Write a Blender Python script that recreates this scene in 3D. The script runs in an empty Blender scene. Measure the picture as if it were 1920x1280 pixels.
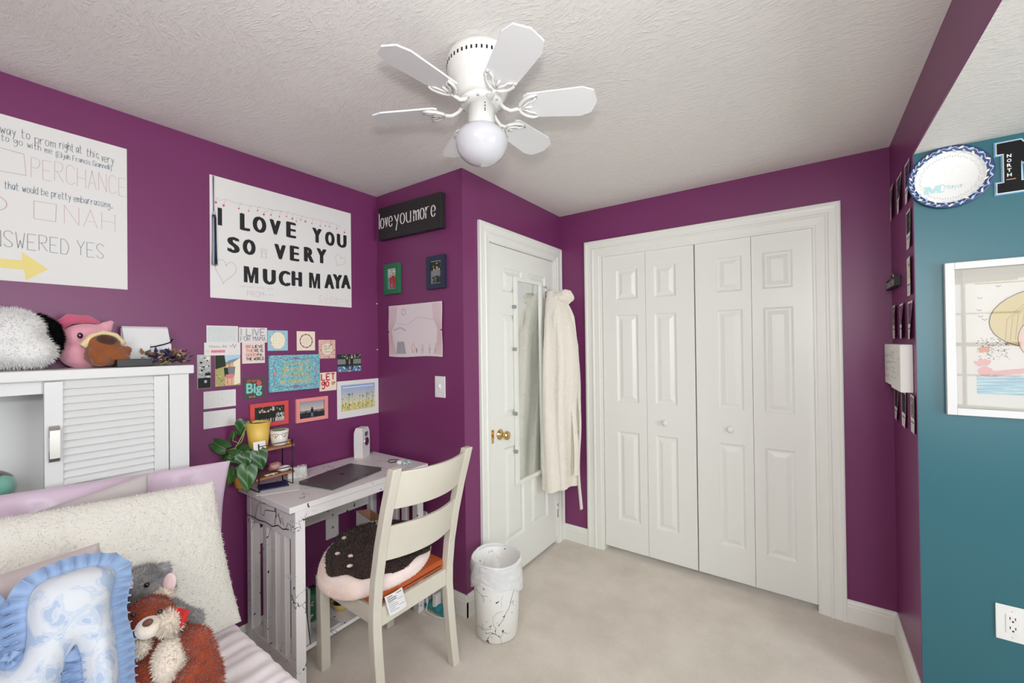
import bpy, bmesh, math, random
from mathutils import Vector, Matrix, Euler, noise
from mathutils.geometry import delaunay_2d_cdt
random.seed(7)
PI = math.pi
S = bpy.context.scene
COL = S.collection
V = Vector

# ------------------------------------------------------------------ room numbers (metres)
H = 2.44                    # main ceiling
XB, YA, YC = 0.7424, 1.6918, 2.7954   # boxed-out corner: depth, front face, closet wall
XR, YD, ZL = 2.6181, 2.2616, 2.2053   # right stub wall, teal wall, lower ceiling
YB, XE = -1.75, 4.5         # wall behind the viewer, far wall of the side nook

# ------------------------------------------------------------------ camera
CP = V((2.2661, 0.0, 1.4727)); CYAW, CPIT, CROL, CF = 0.6172, 0.0067, -0.0120, 778.08
_cy, _sy = math.cos(CYAW), math.sin(CYAW)
_f0, _r0, _u0 = V((-_sy, _cy, 0)), V((_cy, _sy, 0)), V((0, 0, 1))
CFW = _f0*math.cos(CPIT) + _u0*math.sin(CPIT); _u1 = _u0*math.cos(CPIT) - _f0*math.sin(CPIT)
CRT = _r0*math.cos(CROL) + _u1*math.sin(CROL); CUP = _u1*math.cos(CROL) - _r0*math.sin(CROL)
cam = bpy.data.cameras.new('camera'); co = bpy.data.objects.new('camera', cam); COL.objects.link(co)
m = Matrix((CRT, CUP, -CFW)).transposed().to_4x4(); m.translation = CP; co.matrix_world = m
cam.sensor_width = 36; cam.lens = CF/1920*36; cam.clip_start = .02; S.camera = co
def at(u, v, d): return CP + (CFW + CRT*((u-960)/CF) - CUP*((v-640)/CF))*d   # image point at a given depth
def onplane(u, v, o, n):
    r = CFW + CRT*((u-960)/CF) - CUP*((v-640)/CF)
    return CP + r*((o-CP).dot(n)/r.dot(n))

# ------------------------------------------------------------------ world and daylight
w = bpy.data.worlds.new('daylight'); S.world = w; w.use_nodes = True
w.node_tree.nodes['Background'].inputs[0].default_value = (.8, .9, 1, 1); w.node_tree.nodes['Background'].inputs[1].default_value = 1.0
S.view_settings.view_transform = 'Standard'; S.view_settings.look = 'None'; S.view_settings.gamma = 1
S.view_settings.exposure = -0.06; S.view_settings.use_curve_mapping = False
def area(name, loc, target, sx, sy, power, col):
    l = bpy.data.lights.new(name, 'AREA'); l.shape = 'RECTANGLE'; l.size = sx; l.size_y = sy; l.energy = power; l.color = col
    o = bpy.data.objects.new(name, l); COL.objects.link(o); o.location = loc
    o.rotation_euler = (V(target)-V(loc)).to_track_quat('-Z', 'Y').to_euler(); return o
def flash(name, loc, target, ang, r, power, col):
    l = bpy.data.lights.new(name, 'SPOT'); l.shadow_soft_size = r; l.energy = power; l.color = col; l.spot_size = math.radians(ang); l.spot_blend = 1.0
    o = bpy.data.objects.new(name, l); COL.objects.link(o); o.location = loc
    o.rotation_euler = (V(target)-V(loc)).to_track_quat('-Z', 'Y').to_euler(); return o
flash('photographer_flash', (2.299, -.02, 1.662), (1.1, 1.45, 2.30), 174, .05, 52, (.99, .985, .98))
area('bounce_fill', (2.45, -.70, 2.38), (1.5, 1.8, .0), 1.6, 1.2, 44, (.985, .99, 1))  # unseen fill light added overhead, stands in for flash bounced off the ceiling
area('window_daylight_nook', (XE+.12, .95, 1.42), (0, .95, 1.3), 1.3, 1.3, 62, (.95, .985, 1))
area('window_daylight_back', (3.60, YB-.10, 1.42), (2.6, 1.5, 1.4), 1.3, 1.3, 38, (.95, .985, 1))
CYC = S.cycles
CYC.max_bounces = 10; CYC.diffuse_bounces = 7; CYC.glossy_bounces = 5

# ------------------------------------------------------------------ materials
def lin(c):
    return tuple((x/255/12.92 if x/255 <= .04045 else ((x/255+.055)/1.055)**2.4) for x in c)
MATS = {}
def mat(name, rgb, rough=.6, metal=0, spec=.5, bump=None, vary=None, emit=None, alpha=None, sheen=0, coat=0, trans=0, sss=0):
    """rgb in 0-255 sRGB; bump=(scale,strength,distance[,stretch]); vary=(scale,rgb2,lo,hi)"""
    if name in MATS: return MATS[name]
    M = bpy.data.materials.new(name); M.use_nodes = True; nt = M.node_tree; N = nt.nodes; L = nt.links
    b = N['Principled BSDF']; I = b.inputs
    I['Base Color'].default_value = (*lin(rgb), 1); I['Roughness'].default_value = rough; I['Metallic'].default_value = metal
    I['Specular IOR Level'].default_value = spec
    if sheen: I['Sheen Weight'].default_value = sheen
    if coat: I['Coat Weight'].default_value = coat
    if trans: I['Transmission Weight'].default_value = trans
    if sss: I['Subsurface Weight'].default_value = sss; I['Subsurface Radius'].default_value = (.02, .02, .02)
    if emit: I['Emission Color'].default_value = (*lin(emit[0]), 1); I['Emission Strength'].default_value = emit[1]
    tc = N.new('ShaderNodeTexCoord')
    if vary:
        sc, c2, lo, hi = vary[:4]
        n = N.new('ShaderNodeTexNoise'); n.inputs['Scale'].default_value = sc; n.inputs['Detail'].default_value = 6
        L.new(tc.outputs['Object'], n.inputs['Vector'])
        r = N.new('ShaderNodeValToRGB'); r.color_ramp.elements[0].position = lo; r.color_ramp.elements[1].position = hi
        r.color_ramp.elements[0].color = (*lin(rgb), 1); r.color_ramp.elements[1].color = (*lin(c2), 1)
        L.new(n.outputs['Fac'], r.inputs['Fac']); L.new(r.outputs['Color'], I['Base Color'])
    if bump:
        n = N.new('ShaderNodeTexNoise'); n.inputs['Scale'].default_value = bump[0]; n.inputs['Detail'].default_value = 5
        mp = N.new('ShaderNodeMapping'); L.new(tc.outputs['Object'], mp.inputs['Vector']); L.new(mp.outputs['Vector'], n.inputs['Vector'])
        if len(bump) > 3: mp.inputs['Scale'].default_value = bump[3]
        bp = N.new('ShaderNodeBump'); bp.inputs['Strength'].default_value = bump[1]; bp.inputs['Distance'].default_value = bump[2]
        L.new(n.outputs['Fac'], bp.inputs['Height']); L.new(bp.outputs['Normal'], I['Normal'])
    MATS[name] = M; return M

PURPLE = mat('purple_paint', (118, 50, 98), .38, spec=.42, bump=(90, .05, .002))
TEAL = mat('teal_paint', (36, 98, 110), .33, spec=.65, bump=(90, .05, .002))
WHITE = mat('white_trim_paint', (230, 231, 224), .38)
DOORW = mat('white_door_paint', (230, 231, 225), .36, bump=(60, .06, .002, (8, 8, .6)))
FURN = mat('white_furniture', (218, 218, 217), .42)
PAPER = mat('white_paper', (226, 225, 222), .8, bump=(30, .08, .003))
INK = mat('black_ink', (28, 27, 30), .7)
PENC = mat('grey_pencil', (112, 118, 128), .8)
PENB = mat('blue_pencil', (84, 104, 124), .8)
PENR = mat('pink_pencil', (204, 176, 178), .8)
PENR2 = mat('rose_pencil', (186, 132, 140), .8)
RED = mat('red_ink', (206, 66, 74), .7)
CHAIRM = mat('cream_chair_paint', (212, 207, 193), .36, vary=(3, (205, 199, 184), .4, .7))
BLACKM = mat('black_metal', (24, 22, 24), .5)
CHROME = mat('chrome', (205, 205, 208), .14, 1)
NICKEL = mat('brushed_nickel', (176, 172, 166), .32, 1)
BRASS = mat('brass', (222, 190, 132), .2, 1)
DARK = mat('dark_gap', (22, 18, 20), .9)

def ceiling_mat():
    M = bpy.data.materials.new('textured_ceiling_paint'); M.use_nodes = True; nt = M.node_tree; N = nt.nodes; L = nt.links
    b = N['Principled BSDF']; b.inputs['Base Color'].default_value = (*lin((226, 223, 219)), 1); b.inputs['Roughness'].default_value = .75
    tc = N.new('ShaderNodeTexCoord')
    # brushed ridges: short strokes whose direction drifts over the ceiling
    wn = N.new('ShaderNodeTexNoise'); wn.inputs['Scale'].default_value = 2.2; L.new(tc.outputs['Object'], wn.inputs['Vector'])
    ad = N.new('ShaderNodeVectorMath'); ad.operation = 'MULTIPLY_ADD'; ad.inputs[1].default_value = (.28, .28, 0)
    L.new(wn.outputs['Color'], ad.inputs[0]); L.new(tc.outputs['Object'], ad.inputs[2])
    hs = []
    for rot, sc in ((.55, (26, 95, 1)), (-.1, (32, 120, 1))):
        mp = N.new('ShaderNodeMapping'); mp.inputs['Rotation'].default_value = (0, 0, rot); mp.inputs['Scale'].default_value = sc
        L.new(ad.outputs[0], mp.inputs['Vector'])
        n = N.new('ShaderNodeTexNoise'); n.inputs['Scale'].default_value = 1.0; n.inputs['Detail'].default_value = 3; n.inputs['Roughness'].default_value = .6
        L.new(mp.outputs['Vector'], n.inputs['Vector'])
        r = N.new('ShaderNodeValToRGB'); r.color_ramp.elements[0].position = .52; r.color_ramp.elements[1].position = .74
        L.new(n.outputs['Fac'], r.inputs['Fac']); hs.append(r)
    mx = N.new('ShaderNodeMath'); mx.operation = 'MAXIMUM'; L.new(hs[0].outputs['Color'], mx.inputs[0]); L.new(hs[1].outputs['Color'], mx.inputs[1])
    bp = N.new('ShaderNodeBump'); bp.inputs['Strength'].default_value = .42; bp.inputs['Distance'].default_value = .005
    L.new(mx.outputs[0], bp.inputs['Height']); L.new(bp.outputs['Normal'], b.inputs['Normal'])
    return M
CEIL = ceiling_mat()

def carpet_mat():
    M = bpy.data.materials.new('beige_carpet'); M.use_nodes = True; nt = M.node_tree; N = nt.nodes; L = nt.links
    b = N['Principled BSDF']; b.inputs['Roughness'].default_value = .95; b.inputs['Specular IOR Level'].default_value = .1
    b.inputs['Sheen Weight'].default_value = .2
    tc = N.new('ShaderNodeTexCoord')
    n = N.new('ShaderNodeTexNoise'); n.inputs['Scale'].default_value = 3.2; n.inputs['Detail'].default_value = 5; n.inputs['Roughness'].default_value = .6
    L.new(tc.outputs['Object'], n.inputs['Vector'])
    r = N.new('ShaderNodeValToRGB'); e = r.color_ramp.elements; e[0].position = .3; e[1].position = .62
    e[0].color = (*lin((218, 208, 194)), 1); e[1].color = (*lin((236, 227, 214)), 1)
    L.new(n.outputs['Fac'], r.inputs['Fac'])
    f = N.new('ShaderNodeTexNoise'); f.inputs['Scale'].default_value = 260; f.inputs['Detail'].default_value = 3; L.new(tc.outputs['Object'], f.inputs['Vector'])
    mx = N.new('ShaderNodeMixRGB'); mx.blend_type = 'MULTIPLY'; mx.inputs[0].default_value = .22
    r2 = N.new('ShaderNodeValToRGB'); r2.color_ramp.elements[0].color = (.45, .43, .4, 1); r2.color_ramp.elements[1].color = (1, 1, 1, 1)
    r2.color_ramp.elements[0].position = .3; r2.color_ramp.elements[1].position = .6
    L.new(f.outputs['Fac'], r2.inputs['Fac']); L.new(r.outputs['Color'], mx.inputs[1]); L.new(r2.outputs['Color'], mx.inputs[2]); L.new(mx.outputs[0], b.inputs['Base Color'])
    bp = N.new('ShaderNodeBump'); bp.inputs['Strength'].default_value = .7; bp.inputs['Distance'].default_value = .008
    L.new(f.outputs['Fac'], bp.inputs['Height']); L.new(bp.outputs['Normal'], b.inputs['Normal'])
    return M
CARPET = carpet_mat()

def marble_mat(name, base, vein, scale, lo, width, splat, rough=.4):
    """thin branching dark veins (and ink splats) on a pale ground"""
    M = bpy.data.materials.new(name); M.use_nodes = True; nt = M.node_tree; N = nt.nodes; L = nt.links
    b = N['Principled BSDF']; b.inputs['Roughness'].default_value = rough
    tc = N.new('ShaderNodeTexCoord')
    wn = N.new('ShaderNodeTexNoise'); wn.inputs['Scale'].default_value = scale*1.3; wn.inputs['Detail'].default_value = 5; L.new(tc.outputs['Object'], wn.inputs['Vector'])
    ad = N.new('ShaderNodeVectorMath'); ad.operation = 'MULTIPLY_ADD'; ad.inputs[1].default_value = (.22, .22, .22)
    L.new(wn.outputs['Color'], ad.inputs[0]); L.new(tc.outputs['Object'], ad.inputs[2])
    v = N.new('ShaderNodeTexVoronoi'); v.feature = 'DISTANCE_TO_EDGE'; v.inputs['Scale'].default_value = scale; L.new(ad.outputs[0], v.inputs['Vector'])
    mk = N.new('ShaderNodeTexNoise'); mk.inputs['Scale'].default_value = scale*.9; L.new(tc.outputs['Object'], mk.inputs['Vector'])
    mr = N.new('ShaderNodeMapRange'); mr.inputs['From Min'].default_value = lo; mr.inputs['From Max'].default_value = lo+.16; mr.inputs['To Min'].default_value = 0; mr.inputs['To Max'].default_value = width
    L.new(mk.outputs['Fac'], mr.inputs['Value'])
    lt = N.new('ShaderNodeMath'); lt.operation = 'LESS_THAN'; L.new(v.outputs['Distance'], lt.inputs[0]); L.new(mr.outputs[0], lt.inputs[1])
    s = N.new('ShaderNodeTexNoise'); s.inputs['Scale'].default_value = splat; s.inputs['Detail'].default_value = 2; L.new(tc.outputs['Object'], s.inputs['Vector'])
    gt = N.new('ShaderNodeMath'); gt.operation = 'GREATER_THAN'; gt.inputs[1].default_value = .715; L.new(s.outputs['Fac'], gt.inputs[0])
    mx = N.new('ShaderNodeMath'); mx.operation = 'MAXIMUM'; L.new(lt.outputs[0], mx.inputs[0]); L.new(gt.outputs[0], mx.inputs[1])
    c = N.new('ShaderNodeMixRGB'); c.inputs[1].default_value = (*lin(base), 1); c.inputs[2].default_value = (*lin(vein), 1)
    L.new(mx.outputs[0], c.inputs[0]); L.new(c.outputs[0], b.inputs['Base Color'])
    return M
DESKM = marble_mat('ink_splashed_desk_paint', (226, 222, 221), (46, 48, 56), 6.5, .53, .012, 34)
BINM = marble_mat('marble_print', (228, 227, 222), (70, 70, 70), 7, .5, .016, 40)

# ------------------------------------------------------------------ mesh builder
class Fr:
    """a frame on a surface: a to the right, b upward, c out of the surface"""
    def __init__(s, o, u, v=(0, 0, 1)):
        s.o = V(o); s.u = V(u).normalized(); s.v = V(v).normalized(); s.n = s.u.cross(s.v)
    def p(s, a, b, c=0): return s.o + s.u*a + s.v*b + s.n*c
FL = Fr((0, 0, 0), (0, 1, 0))                 # left wall: a = y, b = z
FA = Fr((0, YA, 0), (1, 0, 0))                # boxed-out face: a = x
FT = Fr((0, YD, 0), (1, 0, 0))                # teal wall: a = x
FC = Fr((0, YC, 0), (1, 0, 0))                # closet wall: a = x
FB = Fr((XB, 0, 0), (0, 1, 0))                # door wall: a = y
FR = Fr((XR, 0, 0), (0, -1, 0))               # right stub wall: a = -y

class MB:
    def __init__(s): s.v = []; s.f = []; s.m = []; s.sm = []; s.mats = []
    def mi(s, M):
        if M not in s.mats: s.mats.append(M)
        return s.mats.index(M)
    def add(s, vs, fs, M, smooth=False):
        o = len(s.v); s.v += [V(x) for x in vs]; k = s.mi(M)
        for f in fs: s.f.append(tuple(i+o for i in f)); s.m.append(k); s.sm.append(smooth)
        return s
    def box(s, lo, hi, M, bev=0):
        if bev: return s.rbox((V(lo)+V(hi))/2, V(hi)-V(lo), Matrix.Identity(3), M, bev)
        x0, y0, z0 = lo; x1, y1, z1 = hi
        return s.add([(x0,y0,z0),(x1,y0,z0),(x1,y1,z0),(x0,y1,z0),(x0,y0,z1),(x1,y0,z1),(x1,y1,z1),(x0,y1,z1)],
                     [(0,3,2,1),(4,5,6,7),(0,1,5,4),(1,2,6,5),(2,3,7,6),(3,0,4,7)], M)
    def rbox(s, c, d, R, M, bev=.003, seg=2):
        bm = bmesh.new(); bmesh.ops.create_cube(bm, size=1)
        for x in bm.verts: x.co = V((x.co.x*d[0], x.co.y*d[1], x.co.z*d[2]))
        if bev: bmesh.ops.bevel(bm, geom=bm.edges[:], offset=min(bev, min(d)*.45), segments=seg, affect='EDGES', profile=.6)
        bm.verts.index_update(); R = R.to_3x3() if hasattr(R, 'to_3x3') else R
        s.add([R @ x.co + V(c) for x in bm.verts], [[q.index for q in f.verts] for f in bm.faces], M); bm.free(); return s
    def fbox(s, F, a0, b0, c0, a1, b1, c1, M, bev=0):
        R = Matrix((F.u, F.v, F.n)).transposed()
        return s.rbox(F.p((a0+a1)/2, (b0+b1)/2, (c0+c1)/2), (abs(a1-a0), abs(b1-b0), abs(c1-c0)), R, M, bev)
    def poly(s, F, pts, c, M):          # flat polygon (print on a sheet)
        return s.add([F.p(a, b, c) for a, b in pts], [tuple(range(len(pts)))], M)
    def rect(s, F, a0, b0, a1, b1, c, M): return s.poly(F, [(a0,b0),(a1,b0),(a1,b1),(a0,b1)], c, M)
    def ell(s, F, a, b, ra, rb, c, M, n=20, rot=0):
        cr, sr = math.cos(rot), math.sin(rot)
        return s.poly(F, [(a+ra*math.cos(t)*cr-rb*math.sin(t)*sr, b+ra*math.cos(t)*sr+rb*math.sin(t)*cr) for t in [2*PI*i/n for i in range(n)]], c, M)
    def prism(s, F, pts, c0, c1, M, M2=None):
        n = len(pts); vs = [F.p(a, b, c0) for a, b in pts]+[F.p(a, b, c1) for a, b in pts]
        s.add(vs, [tuple(range(n, 2*n))], M); s.add(vs, [tuple(reversed(range(n)))]+[(i, (i+1) % n, n+(i+1) % n, n+i) for i in range(n)], M2 or M); return s
    def ribbon(s, F, pts, wd, c, M, nib=0, closed=False):
        n = len(pts)
        if n < 2: return s
        P = [V(p).to_2d() for p in pts]; vs = []; fs = []
        for i in range(n):
            a, b = (P[i-1] if (i or closed) else P[0]), (P[(i+1) % n] if (i < n-1 or closed) else P[i])
            d = b-a
            if d.length < 1e-9: d = V((1, 0)).to_2d()
            d.normalize(); nn = V((-d.y, d.x)).to_2d()
            ww = wd/2*(1 if not nib else (1-nib)+nib*abs(d.y))
            for k in (1, -1): q = P[i]+nn*ww*k; vs.append(F.p(q.x, q.y, c))
        for i in range(n-1 if not closed else n): j = (i+1) % n; fs.append((2*i+1, 2*j+1, 2*j, 2*i))
        return s.add(vs, fs, M)
    def tube(s, path, r, M, n=8, cap=True, closed=False):
        P = [V(p) for p in path]; k = len(P); rs = r if isinstance(r, (list, tuple)) else [r]*k
        t0 = (P[1]-P[0]).normalized(); up = V((0, 0, 1)) if abs(t0.z) < .9 else V((1, 0, 0)); x = t0.cross(up).normalized()
        vs = []; fs = []
        for i in range(k):
            a = P[i-1] if (i or closed) else P[0]; b = P[(i+1) % k] if (i < k-1 or closed) else P[i]
            t = (b-a).normalized(); x = (x - t*x.dot(t)).normalized(); y = t.cross(x)
            for j in range(n): an = 2*PI*j/n; vs.append(P[i]+(x*math.cos(an)+y*math.sin(an))*rs[i])
        for i in range(k if closed else k-1):
            q = (i+1) % k
            for j in range(n): fs.append((i*n+j, i*n+(j+1) % n, q*n+(j+1) % n, q*n+j))
        if cap and not closed: fs += [tuple(reversed(range(n))), tuple(range((k-1)*n, k*n))]
        return s.add(vs, fs, M, True)
    def lathe(s, prof, c, M, n=32, R=None, wob=None, cap=True):
        vs = []; fs = []; k = len(prof); c = V(c)
        for i, (r, z) in enumerate(prof):
            for j in range(n):
                an = 2*PI*j/n; rr = r*(1+(wob(an, z) if wob else 0)); q = V((rr*math.cos(an), rr*math.sin(an), z))
                vs.append(c+(R @ q if R else q))
        for i in range(k-1):
            for j in range(n): fs.append((i*n+j, i*n+(j+1) % n, (i+1)*n+(j+1) % n, (i+1)*n+j))
        if cap and prof[0][0] > 1e-5: fs.append(tuple(reversed(range(n))))
        if cap and prof[-1][0] > 1e-5: fs.append(tuple(range((k-1)*n, k*n)))
        return s.add(vs, fs, M, True)
    def sphere(s, c, r, M, R=None, nu=20, nv=12):
        r = (r, r, r) if not isinstance(r, (tuple, list, Vector)) else r; vs = []; fs = []; c = V(c)
        for i in range(nv+1):
            th = PI*i/nv
            for j in range(nu):
                ph = 2*PI*j/nu; q = V((r[0]*math.sin(th)*math.cos(ph), r[1]*math.sin(th)*math.sin(ph), -r[2]*math.cos(th)))
                vs.append(c+(R @ q if R else q))
        for i in range(nv):
            for j in range(nu): fs.append((i*nu+j, i*nu+(j+1) % nu, (i+1)*nu+(j+1) % nu, (i+1)*nu+j))
        return s.add(vs, fs, M, True)
    def grid(s, fn, nu, nv, M, smooth=True, wrap=False):
        vs = [fn(i/nu, j/nv) for j in range(nv+1) for i in range(nu+(0 if wrap else 1))]; w_ = nu+(0 if wrap else 1)
        fs = [(j*w_+i, j*w_+(i+1) % w_, (j+1)*w_+(i+1) % w_, (j+1)*w_+i) for j in range(nv) for i in range(nu)]
        return s.add(vs, fs, M, smooth)
    def tufts(s, n, ln, wd, M, lay=.5, grav=(0, 0, -.3), sel=None, rnd=random):
        """fine pile standing on the faces built so far: short leaf-shaped wisps"""
        fs = [i for i in range(len(s.f)) if sel is None or sel(s.v[s.f[i][0]])]
        ar = []
        for i in fs:
            f = s.f[i]; a, b, c = s.v[f[0]], s.v[f[1]], s.v[f[2]]; A = (b-a).cross(c-a).length
            if len(f) > 3: A += (c-a).cross(s.v[f[3]]-a).length
            ar.append(A)
        vs = []; ff = []; g = V(grav)
        for i in rnd.choices(fs, ar, k=n):
            f = s.f[i]; a, b, d = s.v[f[0]], s.v[f[1]], s.v[f[-1]]
            u_, v_ = rnd.random(), rnd.random()
            if len(f) == 3 and u_+v_ > 1: u_, v_ = 1-u_, 1-v_
            p = a+(b-a)*u_+(d-a)*v_; nn = (b-a).cross(d-a)
            if nn.length < 1e-12: continue
            nn.normalize(); rv = V((rnd.uniform(-1, 1), rnd.uniform(-1, 1), rnd.uniform(-1, 1)))
            t = (nn + rv*lay + g).normalized(); sd = t.cross(rv)
            if sd.length < 1e-6: continue
            sd.normalize(); L_ = ln*rnd.uniform(.6, 1.25); k = len(vs)
            vs += [p-nn*.001-sd*wd/2, p-nn*.001+sd*wd/2, p+t*L_]; ff.append((k, k+1, k+2))
        return s.add(vs, ff, M, False)
    def build(s, name, parent=None, origin=None):
        if origin is None: origin = parent['_o'] if parent is not None else V((0, 0, 0))
        origin = V(origin)
        me = bpy.data.meshes.new(name); me.from_pydata([v-origin for v in s.v], [], s.f)
        for M in s.mats: me.materials.append(M)
        me.polygons.foreach_set('material_index', s.m); me.polygons.foreach_set('use_smooth', s.sm); me.update()
        o = bpy.data.objects.new(name, me); COL.objects.link(o)
        if parent is not None: o.parent = parent
        else: o.location = origin
        o['_o'] = tuple(origin); return o
OBJS = []
def tag(o, label, cat, group=None, kind=None):
    o['label'] = label; o['category'] = cat
    if group: o['group'] = group
    if kind: o['kind'] = kind
    return o
def thing(name, label, cat, loc, group=None):
    o = bpy.data.objects.new(name, None); COL.objects.link(o); o.location = V(loc); o.empty_display_size = .05; o['_o'] = tuple(V(loc))
    return tag(o, label, cat, group)
def struct(o, label=None):
    o['kind'] = 'structure'
    if label: o['label'] = label
    return o
def remesh(mb, name, vox, M, parent=None, origin=None, smooth=3):
    """fuse overlapping shapes into one continuous skin"""
    me = bpy.data.meshes.new('t'); me.from_pydata([tuple(v) for v in mb.v], [], mb.f); o = bpy.data.objects.new('t', me); COL.objects.link(o)
    r = o.modifiers.new('r', 'REMESH'); r.mode = 'VOXEL'; r.voxel_size = vox
    if smooth: q = o.modifiers.new('s', 'SMOOTH'); q.iterations = smooth; q.factor = .5
    dg = bpy.context.evaluated_depsgraph_get(); dg.update(); m2 = bpy.data.meshes.new_from_object(o.evaluated_get(dg))
    out = MB(); out.add([v.co.copy() for v in m2.vertices], [tuple(p.vertices) for p in m2.polygons], M, True)
    bpy.data.objects.remove(o); bpy.data.meshes.remove(me); bpy.data.meshes.remove(m2)
    return out
def rotm(ax, deg): return Matrix.Rotation(math.radians(deg), 3, ax)

# ------------------------------------------------------------------ lettering
MPOLY = [(0,0),(.25,0),(.25,.60),(.40,0),(.60,0),(.75,.60),(.75,0),(1,0),(1,1),(.66,1),(.5,.40),(.34,1),(0,1)]
def fit_text(mb, F, text, a0, b0, a1, b1, c, M, depth=0, bold=0):
    if text == 'M': return mb.poly(F, [(a0+x*(a1-a0), b0+y*(b1-b0)) for x, y in MPOLY], c, M)
    cu = bpy.data.curves.new('t', 'FONT'); cu.body = text; cu.size = 1; cu.offset = bold; cu.resolution_u = 4
    o = bpy.data.objects.new('t', cu); COL.objects.link(o)
    dg = bpy.context.evaluated_depsgraph_get(); dg.update(); me = bpy.data.meshes.new_from_object(o.evaluated_get(dg))
    xs = [v.co.x for v in me.vertices]; ys = [v.co.y for v in me.vertices]; x0, x1, y0, y1 = min(xs), max(xs), min(ys), max(ys)
    vs = [F.p(a0+(v.co.x-x0)/(x1-x0)*(a1-a0), b0+(v.co.y-y0)/(y1-y0)*(b1-b0), c) for v in me.vertices]
    mb.add(vs, [tuple(p.vertices) for p in me.polygons], M)
    bpy.data.objects.remove(o); bpy.data.curves.remove(cu); bpy.data.meshes.remove(me)
GL = {k: v for k, v in (x.split('=') for x in """A=0228 2842 1434
B=0802 0838473605 0535443202
C=4738180703123243
D=0802 08284644322202
E=0802 0848 0535 0242
F=0802 0848 0535
G=4738180703123243 4525 4542
H=0802 4842 0545
I=0802
J=3833221203
K=0802 4804 1542
L=0802 0242
M=0208 0825 2548 4842
N=0208 0842 4248
O=2818070312324347382818
P=0802 0838473505
Q=2818070312324347382818 2442
R=0802 0838473505 1542
S=4738180706153443321203
T=2822 0848
U=080312324348
V=0822 2248
W=0812 1225 2532 3248
X=0842 4802
Y=0825 4825 2522
Z=0848 4802 0242
a=3616050312233536 3632
b=0802 05263643331203
c=3526160503122233
d=3832 36160503122233
e=04343526160503122233
f=3728171612 0626
g=3616050413243536 3631201001
h=0802 0416263532
i=0602 1707
j=16110001
k=0802 3604 1432
l=0802
m=0602 04162522 25464542
n=0602 0416263532
o=160503122233352616
p=0600 05163634332203
q=3630 36160503122233
r=0602 04162636
s=352616050433322203
t=1813122232 0636
u=0603122233 3632
v=0612 1226
w=0612 1225 2532 3246
x=0632 3602
y=0623 3610
z=0636 3602 0232
!=1814 1312
'=0807
.=0203
,=0301
(=28171320
)=08171300
&=420617261503123244
-=0535
?=072837352423 2221""".split('\n'))}
def _gl(ch):
    out = []
    for t in GL.get(ch, '').split():
        pts = [(int(t[i]), int(t[i+1])-2) for i in range(0, len(t)-1, 2)]
        if len(pts) > 2:
            for _ in range(2):
                q = [pts[0]]
                for a, b in zip(pts, pts[1:]): q += [(a[0]*.75+b[0]*.25, a[1]*.75+b[1]*.25), (a[0]*.25+b[0]*.75, a[1]*.25+b[1]*.75)]
                q.append(pts[-1]); pts = q
        out.append(pts)
    return out
def stext(mb, F, text, a0, b0, h, M, c, width=None, pen=None, nib=0, slant=0, jit=0, serif=0, gap=1.3, b1=None):
    pen = pen or h*.09; st = []; x = 0; rnd = random.Random(text)
    for ch in text:
        if ch == ' ': x += 3; continue
        g = _gl(ch); wd = max([p[0] for q in g for p in q], default=2); jy = rnd.uniform(-jit, jit)
        for q in g: st.append([(x+p[0]+p[1]*slant+rnd.uniform(-jit, jit)*.3, p[1]+jy) for p in q])
        x += wd+gap
    x -= gap; sy = h/6; sx = (width/x if width else sy); k = 0 if b1 is None else (b1-b0)/(x*sx)
    for q in st:
        pts = [(a0+p[0]*sx, b0+p[1]*sy+p[0]*sx*k) for p in q]
        mb.ribbon(F, pts, pen, c, M, nib)
        if serif and len(q) == 2 and abs(q[0][0]-q[1][0]) < .01:
            for e in pts: mb.ribbon(F, [(e[0]-serif, e[1]), (e[0]+serif, e[1])], pen*.35, c, M)
def scrib(mb, F, a0, b0, a1, b1, rows, pen, M, c, seed=1, fill=.95):
    """lines of tiny illegible handwriting"""
    r = random.Random(seed); hh = (b1-b0)/rows
    for i in range(rows):
        y = b1-hh*(i+.65); x = a0; end = a0+(a1-a0)*(fill if i < rows-1 else .6)
        while x < end:
            wl = r.uniform(.06, .16)*(a1-a0); pts = []; q = x
            while q < min(x+wl, end): pts.append((q, y+r.uniform(-.25, .32)*hh)); q += hh*.3
            mb.ribbon(F, pts, pen, c, M); x += wl+hh*.6

# ================================================================== THE ROOM
WT = .10
struct(MB().box((-WT, YB-WT, -.08), (XE+WT, YC+.8, 0), CARPET).build('floor'))
struct(MB().box((-WT, YB-WT, H), (XR+.06, YC+.8, H+.06), CEIL).build('ceiling'))
struct(MB().box((XR+.004, YB-WT, ZL), (XE+WT, YD+.06, ZL+.06), CEIL).build('ceiling_nook'))
struct(MB().box((-WT, YB-WT, 0), (0, YC+.1, H), PURPLE).build('wall_left'))
b = MB()
b.box((0, YA, 0), (XB-.06, YC+.1, H), PURPLE)
b.box((XB-.06, YA, 0), (XB, 1.905, H), PURPLE).box((XB-.06, 2.712, 0), (XB, YC+.1, H), PURPLE).box((XB-.06, 1.905, 2.088), (XB, 2.712, H), PURPLE)
struct(b.build('wall_boxed_corner'))
b = MB()
b.box((XB, YC, 0), (1.066, YC+.1, H), PURPLE).box((2.326, YC, 0), (XR+.1, YC+.1, H), PURPLE).box((1.066, YC, 2.112), (2.326, YC+.1, H), PURPLE)
b.box((1.0, YC+.5, 0), (2.4, YC+.55, H), PURPLE)
struct(b.build('wall_closet'))
struct(MB().box((XR, YD+.0008, 0), (XR+.10, YC+.1, H), PURPLE).build('wall_right'))
struct(MB().box((XR+.002, YD, 0), (XE+WT, YD+.1, H), TEAL).build('wall_teal'))
struct(MB().box((XR, YB, ZL+.0005), (XR+.12, YD+.0008, H), PURPLE).build('wall_header'))
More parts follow.
